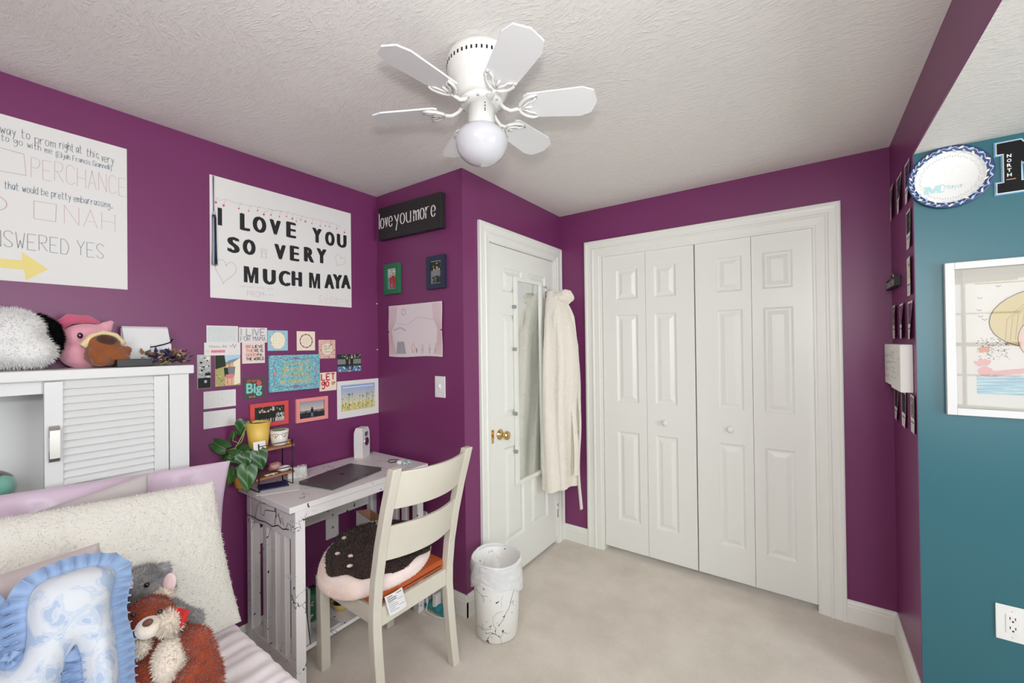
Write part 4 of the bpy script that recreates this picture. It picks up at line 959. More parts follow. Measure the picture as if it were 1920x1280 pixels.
t = thing('framed_drawing', 'large white-framed caricature of a swimmer on the teal wall', 'picture', F.p(3.04, 1.187, 0))
a0, b0, a1, b1, fw = 2.698, 1.187, 3.390, 1.760, .026; b = MB()
for q in ((a0, b0, a0+fw, b1), (a1-fw, b0, a1, b1), (a0+fw, b0, a1-fw, b0+fw), (a0+fw, b1-fw, a1-fw, b1)): b.fbox(F, q[0], q[1], .0006, q[2], q[3], .024, FURN, .002)
b.build('frame', t)
b = MB(); MATC = col('picture_mount', (232, 229, 220)); b.fbox(F, a0+fw-.001, b0+fw-.001, .001, a1-fw+.001, b1-fw+.001, .010, col('picture_backing', (224, 220, 212)))
b.fbox(F, a0+fw+.022, b0+fw+.004, .010, a1-fw-.022, b1-fw-.004, .0112, MATC); b.build('mount', t)
b = MB(); x0, y0, x1, y1, c = 2.778, 1.269, 3.312, 1.676, .0116
HAIR = col('art_straw_yellow', (222, 206, 150)); HAIRD = col('art_tan', (196, 168, 112)); SK = col('art_skin', (238, 208, 190)); SKP = col('art_pink', (232, 176, 172)); SEA = col('art_sea', (170, 208, 218)); SEAD = col('art_sea_dark', (120, 172, 190)); FOAM = col('art_foam', (228, 234, 232)); OUT = col('art_outline', (110, 84, 76))
b.rect(F, x0, y0, x1, y1, c, col('art_paper', (238, 234, 226))); b.rect(F, x0, y1-.003, x1, y1, c+.0006, HAIRD)
dots(b, F, x0+.002, 1.395, 2.86, 1.475, 240, .001, .003, [C['lgry'], C['gry'], C['cream'], C['brn']], c+.0001, 3)
b.poly(F, [(2.785, 1.420), (2.812, 1.424), (2.812, 1.445), (2.785, 1.440)], c+.0006, C['oran'])
for (x, y) in ((2.784, 1.620), (2.830, 1.660), (2.782, 1.575), (2.785, 1.552), (2.795, 1.540)): b.ribbon(F, [(x, y+.006), (x+.006, y), (x+.012, y+.005)], .0025, c+.0006, C['gry'])
b.rect(F, x0, y0, x1, 1.345, c+.0003, SEA)
for k in range(16): b.ribbon(F, [(x0+q*.0266, 1.275+k*.0045+.004*math.sin(q*1.1+k*1.7)) for q in range(21)], .0018+.001*(k % 3), c+.0005+k*.00002, [SEAD, FOAM, SEA][k % 3])
for k in range(12): b.ell(F, x0+.02+k*.045, 1.345, .026, .012, c+.0010+.00003*k, FOAM, 14)
b.ell(F, 2.945, 1.545, .135, .105, c+.0012, HAIR, 30, .25); b.ribbon(F, [(2.945+.135*math.cos(k*PI/15)*math.cos(.25)-.105*math.sin(k*PI/15)*math.sin(.25), 1.545+.135*math.cos(k*PI/15)*math.sin(.25)+.105*math.sin(k*PI/15)*math.cos(.25)) for k in range(30)], .003, c+.0014, OUT, closed=True)
for k in range(6): b.ribbon(F, [(2.85+k*.012, 1.46+k*.004), (2.855+k*.014, 1.54+k*.01), (2.90+k*.016, 1.60+k*.007), (2.98+k*.01, 1.625+k*.003)], .002, c+.0015, HAIRD)
b.ell(F, 2.985, 1.470, .105, .100, c+.0018, SK, 30); b.ribbon(F, [(2.985+.105*math.cos(k*PI/15), 1.470+.100*math.sin(k*PI/15)) for k in range(30)], .002, c+.0020, OUT, closed=True)
for ex in (2.945, 3.03): b.ell(F, ex, 1.480, .018, .011, c+.0022, C['wht']); b.ell(F, ex, 1.480, .008, .009, c+.0024, C['hill']); b.ell(F, ex, 1.480, .004, .004, c+.0026, C['blk']); b.ribbon(F, [(ex-.02, 1.488), (ex, 1.496), (ex+.02, 1.488)], .0025, c+.0026, OUT)
b.ribbon(F, [(2.925, 1.432), (2.955, 1.405), (3.0, 1.398), (3.04, 1.415), (3.055, 1.435)], .003, c+.0022, OUT); b.ell(F, 2.94, 1.445, .02, .014, c+.0021, SKP); b.ribbon(F, [(2.985, 1.47), (2.978, 1.448), (2.995, 1.444)], .002, c+.0022, OUT)
b.poly(F, [(2.805, 1.352), (2.87, 1.362), (2.93, 1.372), (2.93, 1.352), (2.87, 1.344), (2.82, 1.336)], c+.0012, SKP)
b.ell(F, 2.800, 1.352, .020, .018, c+.0013, SKP, 14)
for k, an in enumerate((2.3, 1.9, 1.5, 1.15)): b.ell(F, 2.797+.024*math.cos(an), 1.362+.024*math.sin(an), .014, .006, c+.0014+k*.0001, SKP, 10, an)
b.poly(F, [(3.05, 1.36), (3.20, 1.38), (3.21, 1.36), (3.06, 1.335)], c+.0012, SKP); b.build('artwork', t)
GLASS = bpy.data.materials.new('picture_glass'); GLASS.use_nodes = True
_n = GLASS.node_tree.nodes; _l = GLASS.node_tree.links; _p = _n['Principled BSDF']; _n.remove(_p)
_g = _n.new('ShaderNodeBsdfGlossy'); _g.inputs['Roughness'].default_value = .02; _tr = _n.new('ShaderNodeBsdfTransparent'); _fx = _n.new('ShaderNodeFresnel'); _fx.inputs['IOR'].default_value = 1.5; _mx = _n.new('ShaderNodeMixShader')
_l.new(_fx.outputs[0], _mx.inputs[0]); _l.new(_tr.outputs[0], _mx.inputs[1]); _l.new(_g.outputs[0], _mx.inputs[2]); _l.new(_mx.outputs[0], _n['Material Output'].inputs['Surface'])
MB().rect(F, a0+fw-.001, b0+fw-.001, a1-fw+.001, b1-fw+.001, .020, GLASS).build('glass', t)

# ================================================================== BED END OF THE ROOM
# bookcase headboard with a louvred sliding door
HX, HY0, HY1, HT = .255, -.96, .604, 1.372
hb = thing('bookcase_headboard', 'white bookcase headboard with a louvred sliding door behind the pillows', 'headboard', (.13, -.17, 0))
MB().box((.004, HY0-.02, HT), (HX+.012, HY1+.014, HT+.034), FURN, .004).build('top_panel', hb)
b = MB().box((.004, HY0, 0), (HX, HY0+.065, HT), FURN, .002); b.build('side_post', hb)
b = MB().box((.004, .541, 0), (HX, HY1, HT), FURN, .002); b.build('side_post', hb)
MB().box((.004, HY0+.065, .3), (.016, .541, HT), FURN).build('back_panel', hb)
MB().box((HX-.034, HY0+.065, 1.330), (HX-.012, .541, HT), FURN, .001).build('top_rail', hb)
MB().box((.016, HY0+.065, .955), (HX-.03, .541, .975), FURN, .001).build('shelf', hb)
MB().box((.016, HY0+.065, .555), (HX-.03, .541, .575), FURN, .001).build('shelf', hb)
MB().box((.016, .246, .575), (HX-.034, .262, HT), FURN).build('divider', hb)
MB().box((.016, -.50, .575), (HX-.034, -.482, HT), FURN).build('divider', hb)
def slider(y0, y1, nm):
    d = MB(); x0, x1 = HX-.010, HX+.010; z0, z1 = .56, HT-.004
    d.box((x0, y0, z0), (x1, y0+.042, z1), FURN, .0015).box((x0, y1-.043, z0), (x1, y1, z1), FURN, .0015)
    d.box((x0, y0+.042, z0), (x1, y1-.043, z0+.05), FURN, .0015)
    o = d.build(nm, hb)
    l = MB(); z = z1-.001; k = 0
    while z > z0+.06:
        l.add([(x1-.017, y0+.042, z), (x1-.017, y1-.043, z), (x1-.001, y1-.043, z-.0235), (x1-.001, y0+.042, z-.0235), (x1-.017, y1-.043, z-.0265), (x1-.017, y0+.042, z-.0265), (x0, y0+.042, z), (x0, y1-.043, z)],
              [(0, 3, 2, 1), (3, 5, 4, 2), (0, 1, 7, 6)], FURN); z -= .0245; k += 1
    l.box((x0, y0+.04, z0+.03), (x1-.017, y1-.04, z1), FURN); l.build('louvre_panel', o)
    h = MB(); ya = y0+.021; pts = [(0, 1.225), (.010, 1.222), (.016, 1.212), (.016, 1.122), (.010, 1.112), (0, 1.109)]
    vs = [V((x1+c_, ya+s_*.0115, z_)) for s_ in (-1, 1) for c_, z_ in pts]+[V((x1+c_+.004, ya+s_*.0115, z_)) for s_ in (-1, 1) for c_, z_ in pts]
    n = 6
    h.add(vs, [(i, i+1, n+i+1, n+i) for i in range(n-1)]+[(2*n+i, 3*n+i, 3*n+i+1, 2*n+i+1) for i in range(n-1)]+[(i, 2*n+i, 2*n+i+1, i+1) for i in range(n-1)]+[(n+i, n+i+1, 3*n+i+1, 3*n+i) for i in range(n-1)], NICKEL)
    for za in (1.206, 1.126): h.box((x1, ya-.012, za-.018), (x1+.003, ya+.012, za+.018), NICKEL, .001)
    h.build('handle', o); return o
slider(.217, .536, 'sliding_door'); slider(-.88, -.50, 'sliding_door')

# --- plush and oddments on the headboard top
TOP = HT+.034
def plushmat(n, rgb, rgb2=None): return mat(n, rgb, .95, sheen=.5, spec=.1, bump=(120, .5, .004), vary=(14, rgb2 or tuple(int(c*.93) for c in rgb), .35, .65))
PWH = plushmat('white_plush', (228, 227, 225)); PBK = mat('black_plush', (16, 15, 17), 1, spec=.02, bump=(120, .5, .004)); PPK = plushmat('pink_plush', (236, 168, 184)); PPD = plushmat('rose_plush', (206, 98, 128)); PBR = plushmat('brown_plush', (152, 88, 48)); PBD = plushmat('dark_brown_plush', (82, 48, 38)); PCR = plushmat('cream_plush', (238, 216, 164)); EYE = mat('plush_eye_black', (18, 18, 20), .15, coat=.6)
def fuzzy(parts, vox, M, n, ln, wd, smooth=4, lay=.6):
    """one continuous stuffed body fused from rounded masses, covered in pile"""
    q = MB()
    for p in parts:
        if p[0] == 's': q.sphere(p[1], p[2], M, p[3] if len(p) > 3 else None, 18, 12)
        else: q.tube(p[1], p[2], M, 10); [q.sphere(p[1][i], (p[2][i] if isinstance(p[2], list) else p[2]), M, None, 14, 8) for i in (0, -1)]
    o = remesh(q, 't', vox, M, smooth=smooth)
    if n: o.tufts(n, ln, wd, M, lay)
    return o
t = thing('plush_dog', 'big fluffy white plush dog with black ears, slumped face down on the headboard', 'stuffed toy', (.13, .16, TOP))
fuzzy([('s', (.145, .158, TOP+.120), (.075, .080, .085)), ('s', (.135, .140, TOP+.066), (.085, .11, .060)), ('s', (.16, .198, TOP+.062), (.062, .062, .056)), ('s', (.14, .05, TOP+.066), (.085, .10, .06))], .009, PWH, 5000, .011, .003, 4, .4).build('body', t)
fuzzy([('t', [(.125, .222, TOP+.178), (.130, .248, TOP+.145), (.135, .256, TOP+.100), (.145, .254, TOP+.065)], [.014, .024, .024, .016])], .006, PBK, 2600, .010, .0025).build('ear', t)
fuzzy([('t', [(.13, .105, TOP+.180), (.135, .085, TOP+.150), (.145, .075, TOP+.105), (.15, .073, TOP+.07)], [.014, .024, .024, .016])], .006, PBK, 2200, .010, .0025).build('ear', t)
t = thing('plush_toy', 'smooth pink plush with pointed ears behind the brown bear', 'stuffed toy', (.07, .345, TOP))
fuzzy([('s', (.075, .345, TOP+.115), (.05, .070, .048)), ('s', (.075, .335, TOP+.05), (.055, .065, .055)), ('t', [(.075, .395, TOP+.150), (.075, .412, TOP+.170)], [.022, .010])], .007, PPK, 0, 0, 0).build('body', t)
b = MB(); b.tube([(.085, .270, TOP+.150), (.082, .300, TOP+.178), (.08, .350, TOP+.178), (.08, .378, TOP+.166)], [.016, .020, .014, .006], PPD, 10); b.sphere((.085, .268, TOP+.14), .018, PPD, nu=12, nv=8); b.build('mane_tuft', t)
for y, x in ((.375, .122), (.320, .124)): MB().sphere((x, y, TOP+.117), (.004, .0075, .011), EYE, None, 12, 8).build('eye', t)
t = thing('plush_bear', 'brown plush bear lying on its back beside the black tray', 'stuffed toy', (.15, .375, TOP))
fuzzy([('s', (.155, .385, TOP+.045), (.050, .062, .040)), ('s', (.165, .372, TOP+.085), (.038, .050, .036)), ('s', (.195, .345, TOP+.055), (.017, .017, .020)), ('s', (.165, .436, TOP+.062), (.015, .017, .017)), ('s', (.19, .36, TOP+.026), (.030, .026, .022)), ('s', (.18, .42, TOP+.026), (.03, .026, .022))], .006, PBR, 3500, .004, .0016).build('body', t)
b = MB(); b.sphere((.192, .378, TOP+.100), (.020, .030, .019), PBD, rotm('X', -15), 18, 12); b.tufts(500, .003, .0014, PBD); b.build('muzzle', t)
b = MB(); b.tube([(.178, .318, TOP+.078), (.168, .345, TOP+.112), (.160, .375, TOP+.124), (.160, .405, TOP+.115), (.168, .428, TOP+.085)], [.011, .012, .012, .012, .010], PCR, 10); b.tufts(500, .003, .0014, PCR); b.build('collar_ruff', t)
t = tag(MB().box((.150, .352+.045, TOP+.0005), (.235, .352+.145, TOP+.006), mat('black_tray', (30, 30, 32), .45), .002).box((.150, .397, TOP+.004), (.154, .497, TOP+.028), MATS['black_tray'], .001).box((.231, .397, TOP+.004), (.235, .497, TOP+.028), MATS['black_tray'], .001)
    .box((.152, .397, TOP+.004), (.233, .401, TOP+.028), MATS['black_tray'], .001).box((.152, .493, TOP+.004), (.233, .497, TOP+.028), MATS['black_tray'], .001).build('tray', origin=(.19, .447, TOP)), 'small black tray on the headboard edge in front of the white box', 'tray')
bx = thing('gift_box', 'white folding box with a black cord, open flap, on the headboard', 'box', (.07, .51, TOP)); BOXM = col('white_card', (226, 226, 226), .7)
b = MB().box((.025, .448, TOP+.0005), (.095, .592, TOP+.085), BOXM, .001); b.build('box_body', bx)
b = MB(); pts = [(.025, TOP+.086), (.030, TOP+.150), (.040, TOP+.158), (.052, TOP+.150), (.098, TOP+.062)]
b.add([V((x, y, z)) for y in (.448, .592) for x, z in pts]+[V((x-.003, y, z-.002)) for y in (.448, .592) for x, z in pts], [(i, i+1, 6+i, 5+i) for i in range(4)]+[(10+i, 15+i, 16+i, 11+i) for i in range(4)]+[(i, 10+i, 11+i, i+1) for i in range(4)]+[(5+i, 6+i, 16+i, 15+i) for i in range(4)]+[(4, 14, 19, 9)], BOXM); b.build('flap', bx)
b = MB().tube([(.1015, .498, TOP+.070), (.101, .535, TOP+.075), (.100, .565, TOP+.083), (.098, .588, TOP+.092), (.092, .597, TOP+.106)], .0025, PBK, 6); b.build('cord', bx)
tag(MB().box((.104, .405, TOP+.0005), (.106, .520, TOP+.088), BOXM).build('envelope', origin=(.105, .46, TOP)), 'plain white envelope leaning between the tray and the folding box', 'envelope')
# dried flowers
t = thing('dried_flowers', 'bunch of dried flowers with navy, cream and brown petals on the headboard end', 'flowers', (.16, .56, TOP))
b = MB(); r = random.Random(11)
for i in range(16):
    y0 = r.uniform(.50, .60); b.tube([(r.uniform(.12, .2), y0, TOP+.004), (r.uniform(.12, .2), y0+r.uniform(-.04, .05), TOP+r.uniform(.004, .03))], .0012, C['lgreen'], 5)
b.build('stems', t)
def leafy(name, M, n, ln, wd, sp):
    b = MB()
    for i in range(n):
        p = V((r.uniform(.115, .225), r.uniform(*sp), TOP+r.uniform(.006, .046))); d = V((r.uniform(-1, 1), r.uniform(-1, 1), r.uniform(-.1, .8))).normalized(); s_ = d.cross(V((r.uniform(-.3, .3), .2, 1))).normalized(); L_ = ln*r.uniform(.7, 1.2); w_ = wd*r.uniform(.7, 1.2); u_ = s_.cross(d)
        p.z = max(p.z, TOP+.006); q = [p, p+d*L_*.4+s_*w_+u_*.003, p+d*L_, p+d*L_*.4-s_*w_+u_*.003]
        for k in q: k.z = max(k.z, TOP+.001)
        b.add(q, [(0, 1, 2, 3)], M, True)
    b.build(name, t)
leafy('navy_petals', col('dried_navy', (62, 56, 106)), 70, .030, .010, (.500, .622)); leafy('brown_leaves', col('dried_brown', (150, 112, 84)), 52, .036, .010, (.488, .612)); leafy('cream_blossoms', col('dried_cream', (222, 196, 166)), 60, .020, .007, (.515, .605)); leafy('sage_leaves', col('dried_sage', (112, 112, 92)), 50, .032, .006, (.505, .622))

# --- mint plush with chocolate icing in the cubby
t = thing('plush_cake', 'round mint plush with chocolate icing top, peeking over the pillow from the cubby', 'stuffed toy', (.14, .10, .975))
MINT = plushmat('mint_plush', (132, 196, 178)); CHOC = plushmat('chocolate_plush', (84, 46, 36))
MB().sphere((.14, .085, 1.035), (.078, .085, .058), MINT, None, 28, 18).build('body', t)
b = MB(); b.grid(lambda u, v: V((.14+math.sin(v*(1.0+.18*math.sin(5*2*PI*u)))*math.cos(2*PI*u)*.080, .085+math.sin(v*(1.0+.18*math.sin(5*2*PI*u)))*math.sin(2*PI*u)*.087, 1.036+.061*math.cos(v*(1.0+.18*math.sin(5*2*PI*u))))), 60, 12, CHOC, wrap=True); b.build('icing', t)
b = MB(); r = random.Random(2)
for i in range(9): a_ = r.uniform(0, 6.28); q = r.uniform(.2, .8); MB().rbox((.14+.08*math.sin(q)*math.cos(a_), .085+.087*math.sin(q)*math.sin(a_), 1.036+.062*math.cos(q)), (.005, .012, .004), rotm('Z', r.uniform(0, 180)), [C['cream'], C['pinkp'], C['oran']][i % 3], .002).build('sprinkle', t)

# ------------------------------------------------------------------ bed
BZ = .47
bed = thing('bed', 'bed with lilac-grey bedding along the headboard', 'bed', (1.2, -.17, 0))
MB().box((.27, -1.0, .06), (2.0, .63, .24), FURN, .01).build('bed_base', bed)
for x in (.32, 1.95):
    for y in (-.95, .58): MB().box((x-.03, y-.03, 0), (x+.03, y+.03, .06), FURN).build('leg', bed)
MB().box((.275, -1.0, .24), (1.99, .635, BZ-.022), mat('mattress_white', (224, 220, 218), .8), .05).build('mattress', bed)
QUI = mat('lilac_grey_quilt', (246, 237, 239), .85, sheen=.3, bump=(40, .12, .004))
def quilt(u, v):
    # u along the bed from the headboard (x), v across it (y) including the drop at the side
    x = .30+1.72*u; s_ = v*2.05; yy = -1.03+s_
    rr = .05; edge = .665
    if yy < edge-rr: y, z = yy, BZ
    elif yy < edge-rr+rr*PI/2: a_ = (yy-edge+rr)/rr; y, z = edge-rr+rr*math.sin(a_), BZ-rr+rr*math.cos(a_)
    else: y, z = edge, BZ-rr-(yy-(edge-rr+rr*PI/2))
    # gathered ripples running across the bed
    ph = x*105+1.2*math.sin(yy*9)+2.5*noise.noise(V((x*6, yy*5, 0))); w_ = .0024*math.sin(ph)+.005*noise.noise(V((x*16, yy*7, 2)))
    if z < BZ-rr: y += w_*1.2+.006*math.sin(x*18+1)*min(1, (BZ-rr-z)*4)
    z += w_ if z > BZ-rr else 0
    return V((x, y, z))
b = MB().grid(quilt, 300, 100, QUI); tag(b.build('quilt', origin=(1.2, -.17, BZ)), 'lilac-grey crinkled quilt over the bed', 'quilt')

def pillow(name, TL, TR, BL, BR, th, M, nu=70, nv=44, pinch=.05, wr=0, wsc=6, seed=0, seam=None, pile=None, pw=.5, parent=None):
    """a stuffed cushion spanned by four corners; its face looks along (right x up)"""
    TL, TR, BL, BR = map(V, (TL, TR, BL, BR)); N = ((TR-TL+BR-BL).normalized()).cross((TL-BL+TR-BR).normalized()).normalized()
    def pt(s, r_, side):   # s, r in -1..1
        # pull the sides in between the corners
        s2 = s*(1-pinch*(1-r_*r_)*abs(s)**3); r2 = r_*(1-pinch*(1-s*s)*abs(r_)**3)
        u, v = (s2+1)/2, (r2+1)/2; p = (BL*(1-u)+BR*u)*(1-v)+(TL*(1-u)+TR*u)*v
        h = (max(0, 1-abs(s)**2.6)*max(0, 1-abs(r_)**2.6))**pw
        q = V((p.y*wsc, p.z*wsc, p.x*wsc+seed)); edge = 1-max(abs(s), abs(r_))**4
        wv = wr*(noise.noise(q)+.5*noise.noise(q*2.3))*(.35+edge)
        return p+N*(side*(th/2*h*(1 if side > 0 else .45)+.002)+wv*(1 if side > 0 else .4))
    b = MB()
    b.grid(lambda u, v: pt(2*u-1, 2*v-1, 1), nu, nv, M); b.grid(lambda u, v: pt(1-2*u, 2*v-1, -1), nu, nv, M)
    k = (nu+1)*(nv+1); ring = [i for i in range(nu+1)]+[j*(nu+1)+nu for j in range(1, nv+1)]+[nv*(nu+1)+i for i in range(nu-1, -1, -1)]+[j*(nu+1) for j in range(nv-1, 0, -1)]
    def mir(i): j, q = divmod(i, nu+1); return k+j*(nu+1)+nu-q
    n = len(ring); mi = b.mi(M)
    for i in range(n): a_, c_ = ring[i], ring[(i+1) % n]; b.f.append((c_, a_, mir(a_), mir(c_))); b.m.append(mi); b.sm.append(True)
    if pile: b.tufts(*pile[:3], M, *pile[3:])
    return b.build(name, parent, None if parent is not None else (BL+BR)/2), pt
SAT = mat('lilac_satin', (206, 184, 202), .34, sheen=.5, spec=.6, bump=(9, .25, .02))
o, _ = pillow('pillow', (.318, -.85, 1.13), (.318, .725, 1.006), (.345, -.85, BZ+.02), (.345, .690, BZ+.02), .10, SAT, 150, 60, .03, .016, 8, 2)
tag(o, 'long lilac satin pillow propped against the headboard, hindmost on the bed', 'pillow')
GRY = mat('taupe_pillowcase', (186, 177, 176), .7, sheen=.3, bump=(12, .2, .01))
o, _ = pillow('pillow', (.395, -.10, .955), (.390, .442, 1.038), (.43, -.08, BZ+.02), (.43, .470, BZ+.02), .05, GRY, 60, 40, .03, .009, 7, 5)
tag(o, 'taupe pillow whose corner peeks out behind the fluffy white one', 'pillow')
SHE = mat('white_sherpa', (224, 220, 211), .95, sheen=.3, spec=.1, bump=(120, .6, .008))
o, _ = pillow('pillow', (.485, -.33, 1.062), (.478, .610, .982), (.615, -.33, BZ+.025), (.612, .645, BZ+.03), (.15), SHE, 190, 100, .02, .0032, 60, 1, pile=(14000, .0065, .003, .45, (0, 0, -.1)))
tag(o, 'large fluffy white sherpa pillow across the bed', 'pillow')
o, _ = pillow('pillow', (.705, -.32, .935), (.700, .268, .950), (.80, -.32, BZ+.02), (.80, .30, BZ+.02), .11, mat('pinkish_grey_pillowcase', (196, 182, 182), .7, sheen=.3, bump=(12, .15, .01)), 60, 40, .02, .004, 6, 8)
tag(o, 'pinkish-grey pillow directly behind the blue ruffled one', 'pillow')

# --- letter-shaped ruffled pillow
TOI = bpy.data.materials.new('blue_toile_cotton'); TOI.use_nodes = True
_n = TOI.node_tree.nodes; _l = TOI.node_tree.links; _b = _n['Principled BSDF']; _b.inputs['Roughness'].default_value = .85
_tc = _n.new('ShaderNodeTexCoord'); _a = _n.new('ShaderNodeTexNoise'); _a.inputs['Scale'].default_value = 12; _a.inputs['Detail'].default_value = 3; _a.inputs['Distortion'].default_value = 1.8; _l.new(_tc.outputs['Object'], _a.inputs['Vector'])
_r = _n.new('ShaderNodeValToRGB'); _e = _r.color_ramp.elements; _e[0].position = .50; _e[1].position = .60; _e[0].color = (*lin((206, 210, 216)), 1); _e[1].color = (*lin((168, 184, 208)), 1); _q = _r.color_ramp.elements.new(.54); _q.color = (*lin((184, 196, 213)), 1); _q = _r.color_ramp.elements.new(.57); _q.color = (*lin((199, 206, 214)), 1)
_l.new(_a.outputs['Fac'], _r.inputs['Fac']); _l.new(_r.outputs['Color'], _b.inputs['Base Color'])
RUF = mat('pale_blue_ruffle', (146, 170, 204), .8, sheen=.2)
mt = thing('letter_pillow', 'blue toile pillow shaped like the letter M with a ruffled edge', 'pillow', (.92, .16, BZ))
MO = V((.80, .16, .945)); MV = V((-.20, 0, .455)).normalized(); FM = Fr(MO, (0, 1, 0), MV)
def m2(u, v): q = onplane(u, v, MO, FM.n)-MO; return V((q.dot(FM.u), q.dot(FM.v)))
half = [m2(*q) for q in ((24, 1252), (40, 1238), (50, 1200), (48, 1150), (56, 1110), (80, 1090), (120, 1074), (163, 1063), (192, 1061), (210, 1066), (216, 1082), (206, 1120), (210, 1160), (219, 1240), (226, 1330))]
bot = -.425; xr = half[-1].x
half += [V((xr+.004, bot)), V((xr-.105, bot))] + [m2(*q) for q in ((156, 1300), (152, 1240), (143, 1206), (134, 1212), (118, 1245), (108, 1300))]
half += [V((m2(108, 1300).x-.012, bot))]
cx_ = m2(24, 1252).x-.004
out = half + [V((2*cx_-p.x, p.y)) for p in reversed(half)]
out = [p.to_2d() for p in out]
# smooth outline
for _ in range(2):
    q = []
    for i in range(len(out)): a_, c_ = out[i], out[(i+1) % len(out)]; q += [a_*.75+c_*.25, a_*.25+c_*.75]
    out = q
def resample(P, step):
    res = []; n = len(P)
    for i in range(n):
        a_, c_ = P[i], P[(i+1) % n]; L_ = (c_-a_).length; k = max(1, round(L_/step))
        res += [a_+(c_-a_)*(j/k) for j in range(k)]
    return res
out = resample(out, .008)
def inside(p):
    c_ = False; n = len(out); j = n-1
    for i in range(n):
        a_, d_ = out[i], out[j]
        if (a_.y > p.y) != (d_.y > p.y) and p.x < (d_.x-a_.x)*(p.y-a_.y)/(d_.y-a_.y)+a_.x: c_ = not c_
        j = i
    return c_
def edist(p): return min((p-q).length for q in out)
pts = list(out); xs = [p.x for p in out]; ys = [p.y for p in out]; g = .011; y = min(ys)
while y < max(ys):
    x = min(xs)
    while x < max(xs):
        p = V((x, y)).to_2d()
        if inside(p) and edist(p) > .006: pts.append(p)
        x += g
    y += g
vv, _, ff, *_ = delaunay_2d_cdt(pts, [], [list(range(len(out)))], 1, 1e-6)
MT = .105
def mh(p): d_ = min(1, edist(p)/.075); return .012+MT/2*math.sqrt(max(0, 1-(1-d_)**2))
hs = [mh(p) for p in vv]
b = MB(); k = len(vv)
b.add([FM.p(p.x, p.y, h_+.003*noise.noise(V((p.x*14, p.y*14, 0)))) for p, h_ in zip(vv, hs)], [tuple(f) for f in ff], TOI, True); b.add([FM.p(p.x, p.y, -h_*.6) for p, h_ in zip(vv, hs)], [tuple(reversed(f)) for f in ff], TOI, True)
n = len(out); b.add([FM.p(p.x, p.y, .012) for p in out]+[FM.p(p.x, p.y, -.0072) for p in out], [(i, (i+1) % n, n+(i+1) % n, n+i) for i in range(n)], TOI, True)
b.build('cushion', mt)
b = MB(); fine = resample(out, .0022); n = len(fine); vs = []; rows = 5; al = 0
ori = sum(fine[i].x*fine[(i+1) % n].y-fine[(i+1) % n].x*fine[i].y for i in range(n)) > 0
for i in range(n):
    a_, c_ = fine[i-3], fine[(i+3) % n]; d_ = (c_-a_).normalized(); nn = V((d_.y, -d_.x)).to_2d()*(1 if ori else -1)
    for j in range(rows+1):
        t_ = j/rows; w_ = .033+.006*noise.noise(V((i*.03, 0, 4))); ph = i*2*PI/9.5+1.5*noise.noise(V((i*.02, 3, 1)))
        q = fine[i]+nn*(w_*t_)+d_*(.006*t_*math.cos(ph)); vs.append(FM.p(q.x, q.y, .006+.017*t_*math.sin(ph)+.004*t_))
R1 = rows+1
b.add(vs, [(i*R1+j, i*R1+j+1, ((i+1) % n)*R1+j+1, ((i+1) % n)*R1+j) for i in range(n) for j in range(rows)], RUF, True)
b.build('ruffle', mt)

# --- grey plush and brown bear lying together against the pillows
PGR = plushmat('grey_plush', (172, 170, 170), (138, 136, 136)); PEA = mat('pink_ear_felt', (228, 198, 198), .9); PRB = plushmat('russet_plush', (160, 72, 44), (132, 54, 32)); PIV = plushmat('ivory_plush', (228, 216, 200)); SCARF = mat('red_bandana', (196, 44, 40), .8)
t = thing('plush_mouse', 'grey plush with pink ears tucked behind the russet bear', 'stuffed toy', tuple(at(275, 1110, 1.235)))
P = at; D1 = 1.235
fuzzy([('s', P(268, 1098, D1), (0.0588, 0.0561, 0.0525)), ('s', P(240, 1120, D1), (0.0407, 0.0407, 0.0407)), ('s', P(296, 1108, D1-0.0090), (0.0407, 0.0380, 0.0362)), ('t', [P(296, 1078, D1+0.0090), P(309, 1064, D1+0.0090)], [0.0217, 0.0154]), ('s', P(365, 1160, D1-0.0270), (0.0235, 0.0217, 0.0235)), ('t', [P(290, 1125, D1+0.0270), P(350, 1160, D1)], .026)], .007, PGR, 9000, .012, .0025).build('body', t)
Rc = Matrix((CRT, CUP, -CFW)).transposed()
b = MB(); b.sphere(P(318, 1092, D1-0.0315), (0.0190, 0.0290, 0.0063), PEA, Rc @ rotm('Z', -12), 18, 10); b.build('ear', t)
b = MB(); b.sphere(P(240, 1095, D1-0.0558), (0.0154, 0.0136, 0.0063), PEA, Rc @ rotm('Z', 25), 18, 10); b.build('ear', t)
MB().sphere(P(275, 1096, D1-0.0594), .0072, EYE, None, 12, 8).build('eye', t)
b = MB(); b.sphere(P(308, 1114, D1-0.0405), (0.0217, 0.0163, 0.0145), PIV, Rc, 14, 10); b.tufts(500, .012, .003, PIV, .8); b.build('muzzle', t)
t = thing('plush_bear', 'russet plush bear with ivory muzzle and belly sitting on the bed', 'stuffed toy', tuple(at(320, 1300, 1.115)))
D2 = 1.115
fuzzy([('s', P(278, 1160, D2+0.0180), (0.0597, 0.0543, 0.0525)), ('s', P(322, 1232, D2+0.0180), (0.0634, 0.0724, 0.0742)), ('t', [P(345, 1195, D2+0.0090), P(372, 1198, D2-0.0090), P(386, 1222, D2-0.0180)], [0.0272, 0.0290, 0.0253]), ('t', [P(285, 1205, D2), P(262, 1215, D2-0.0270)], [0.0235, 0.0217]),
       ('t', [P(300, 1275, D2), P(262, 1272, D2-0.0450), P(262, 1325, D2-0.0630)], [0.0407, 0.0453, 0.0434]), ('t', [P(345, 1275, D2), P(378, 1262, D2-0.0360), P(384, 1330, D2-0.0540)], [0.0407, 0.0471, 0.0434]), ('s', P(325, 1290, D2+0.0180), (0.0814, 0.0679, 0.0634))], .008, PRB, 15000, .011, .0028).build('body', t)
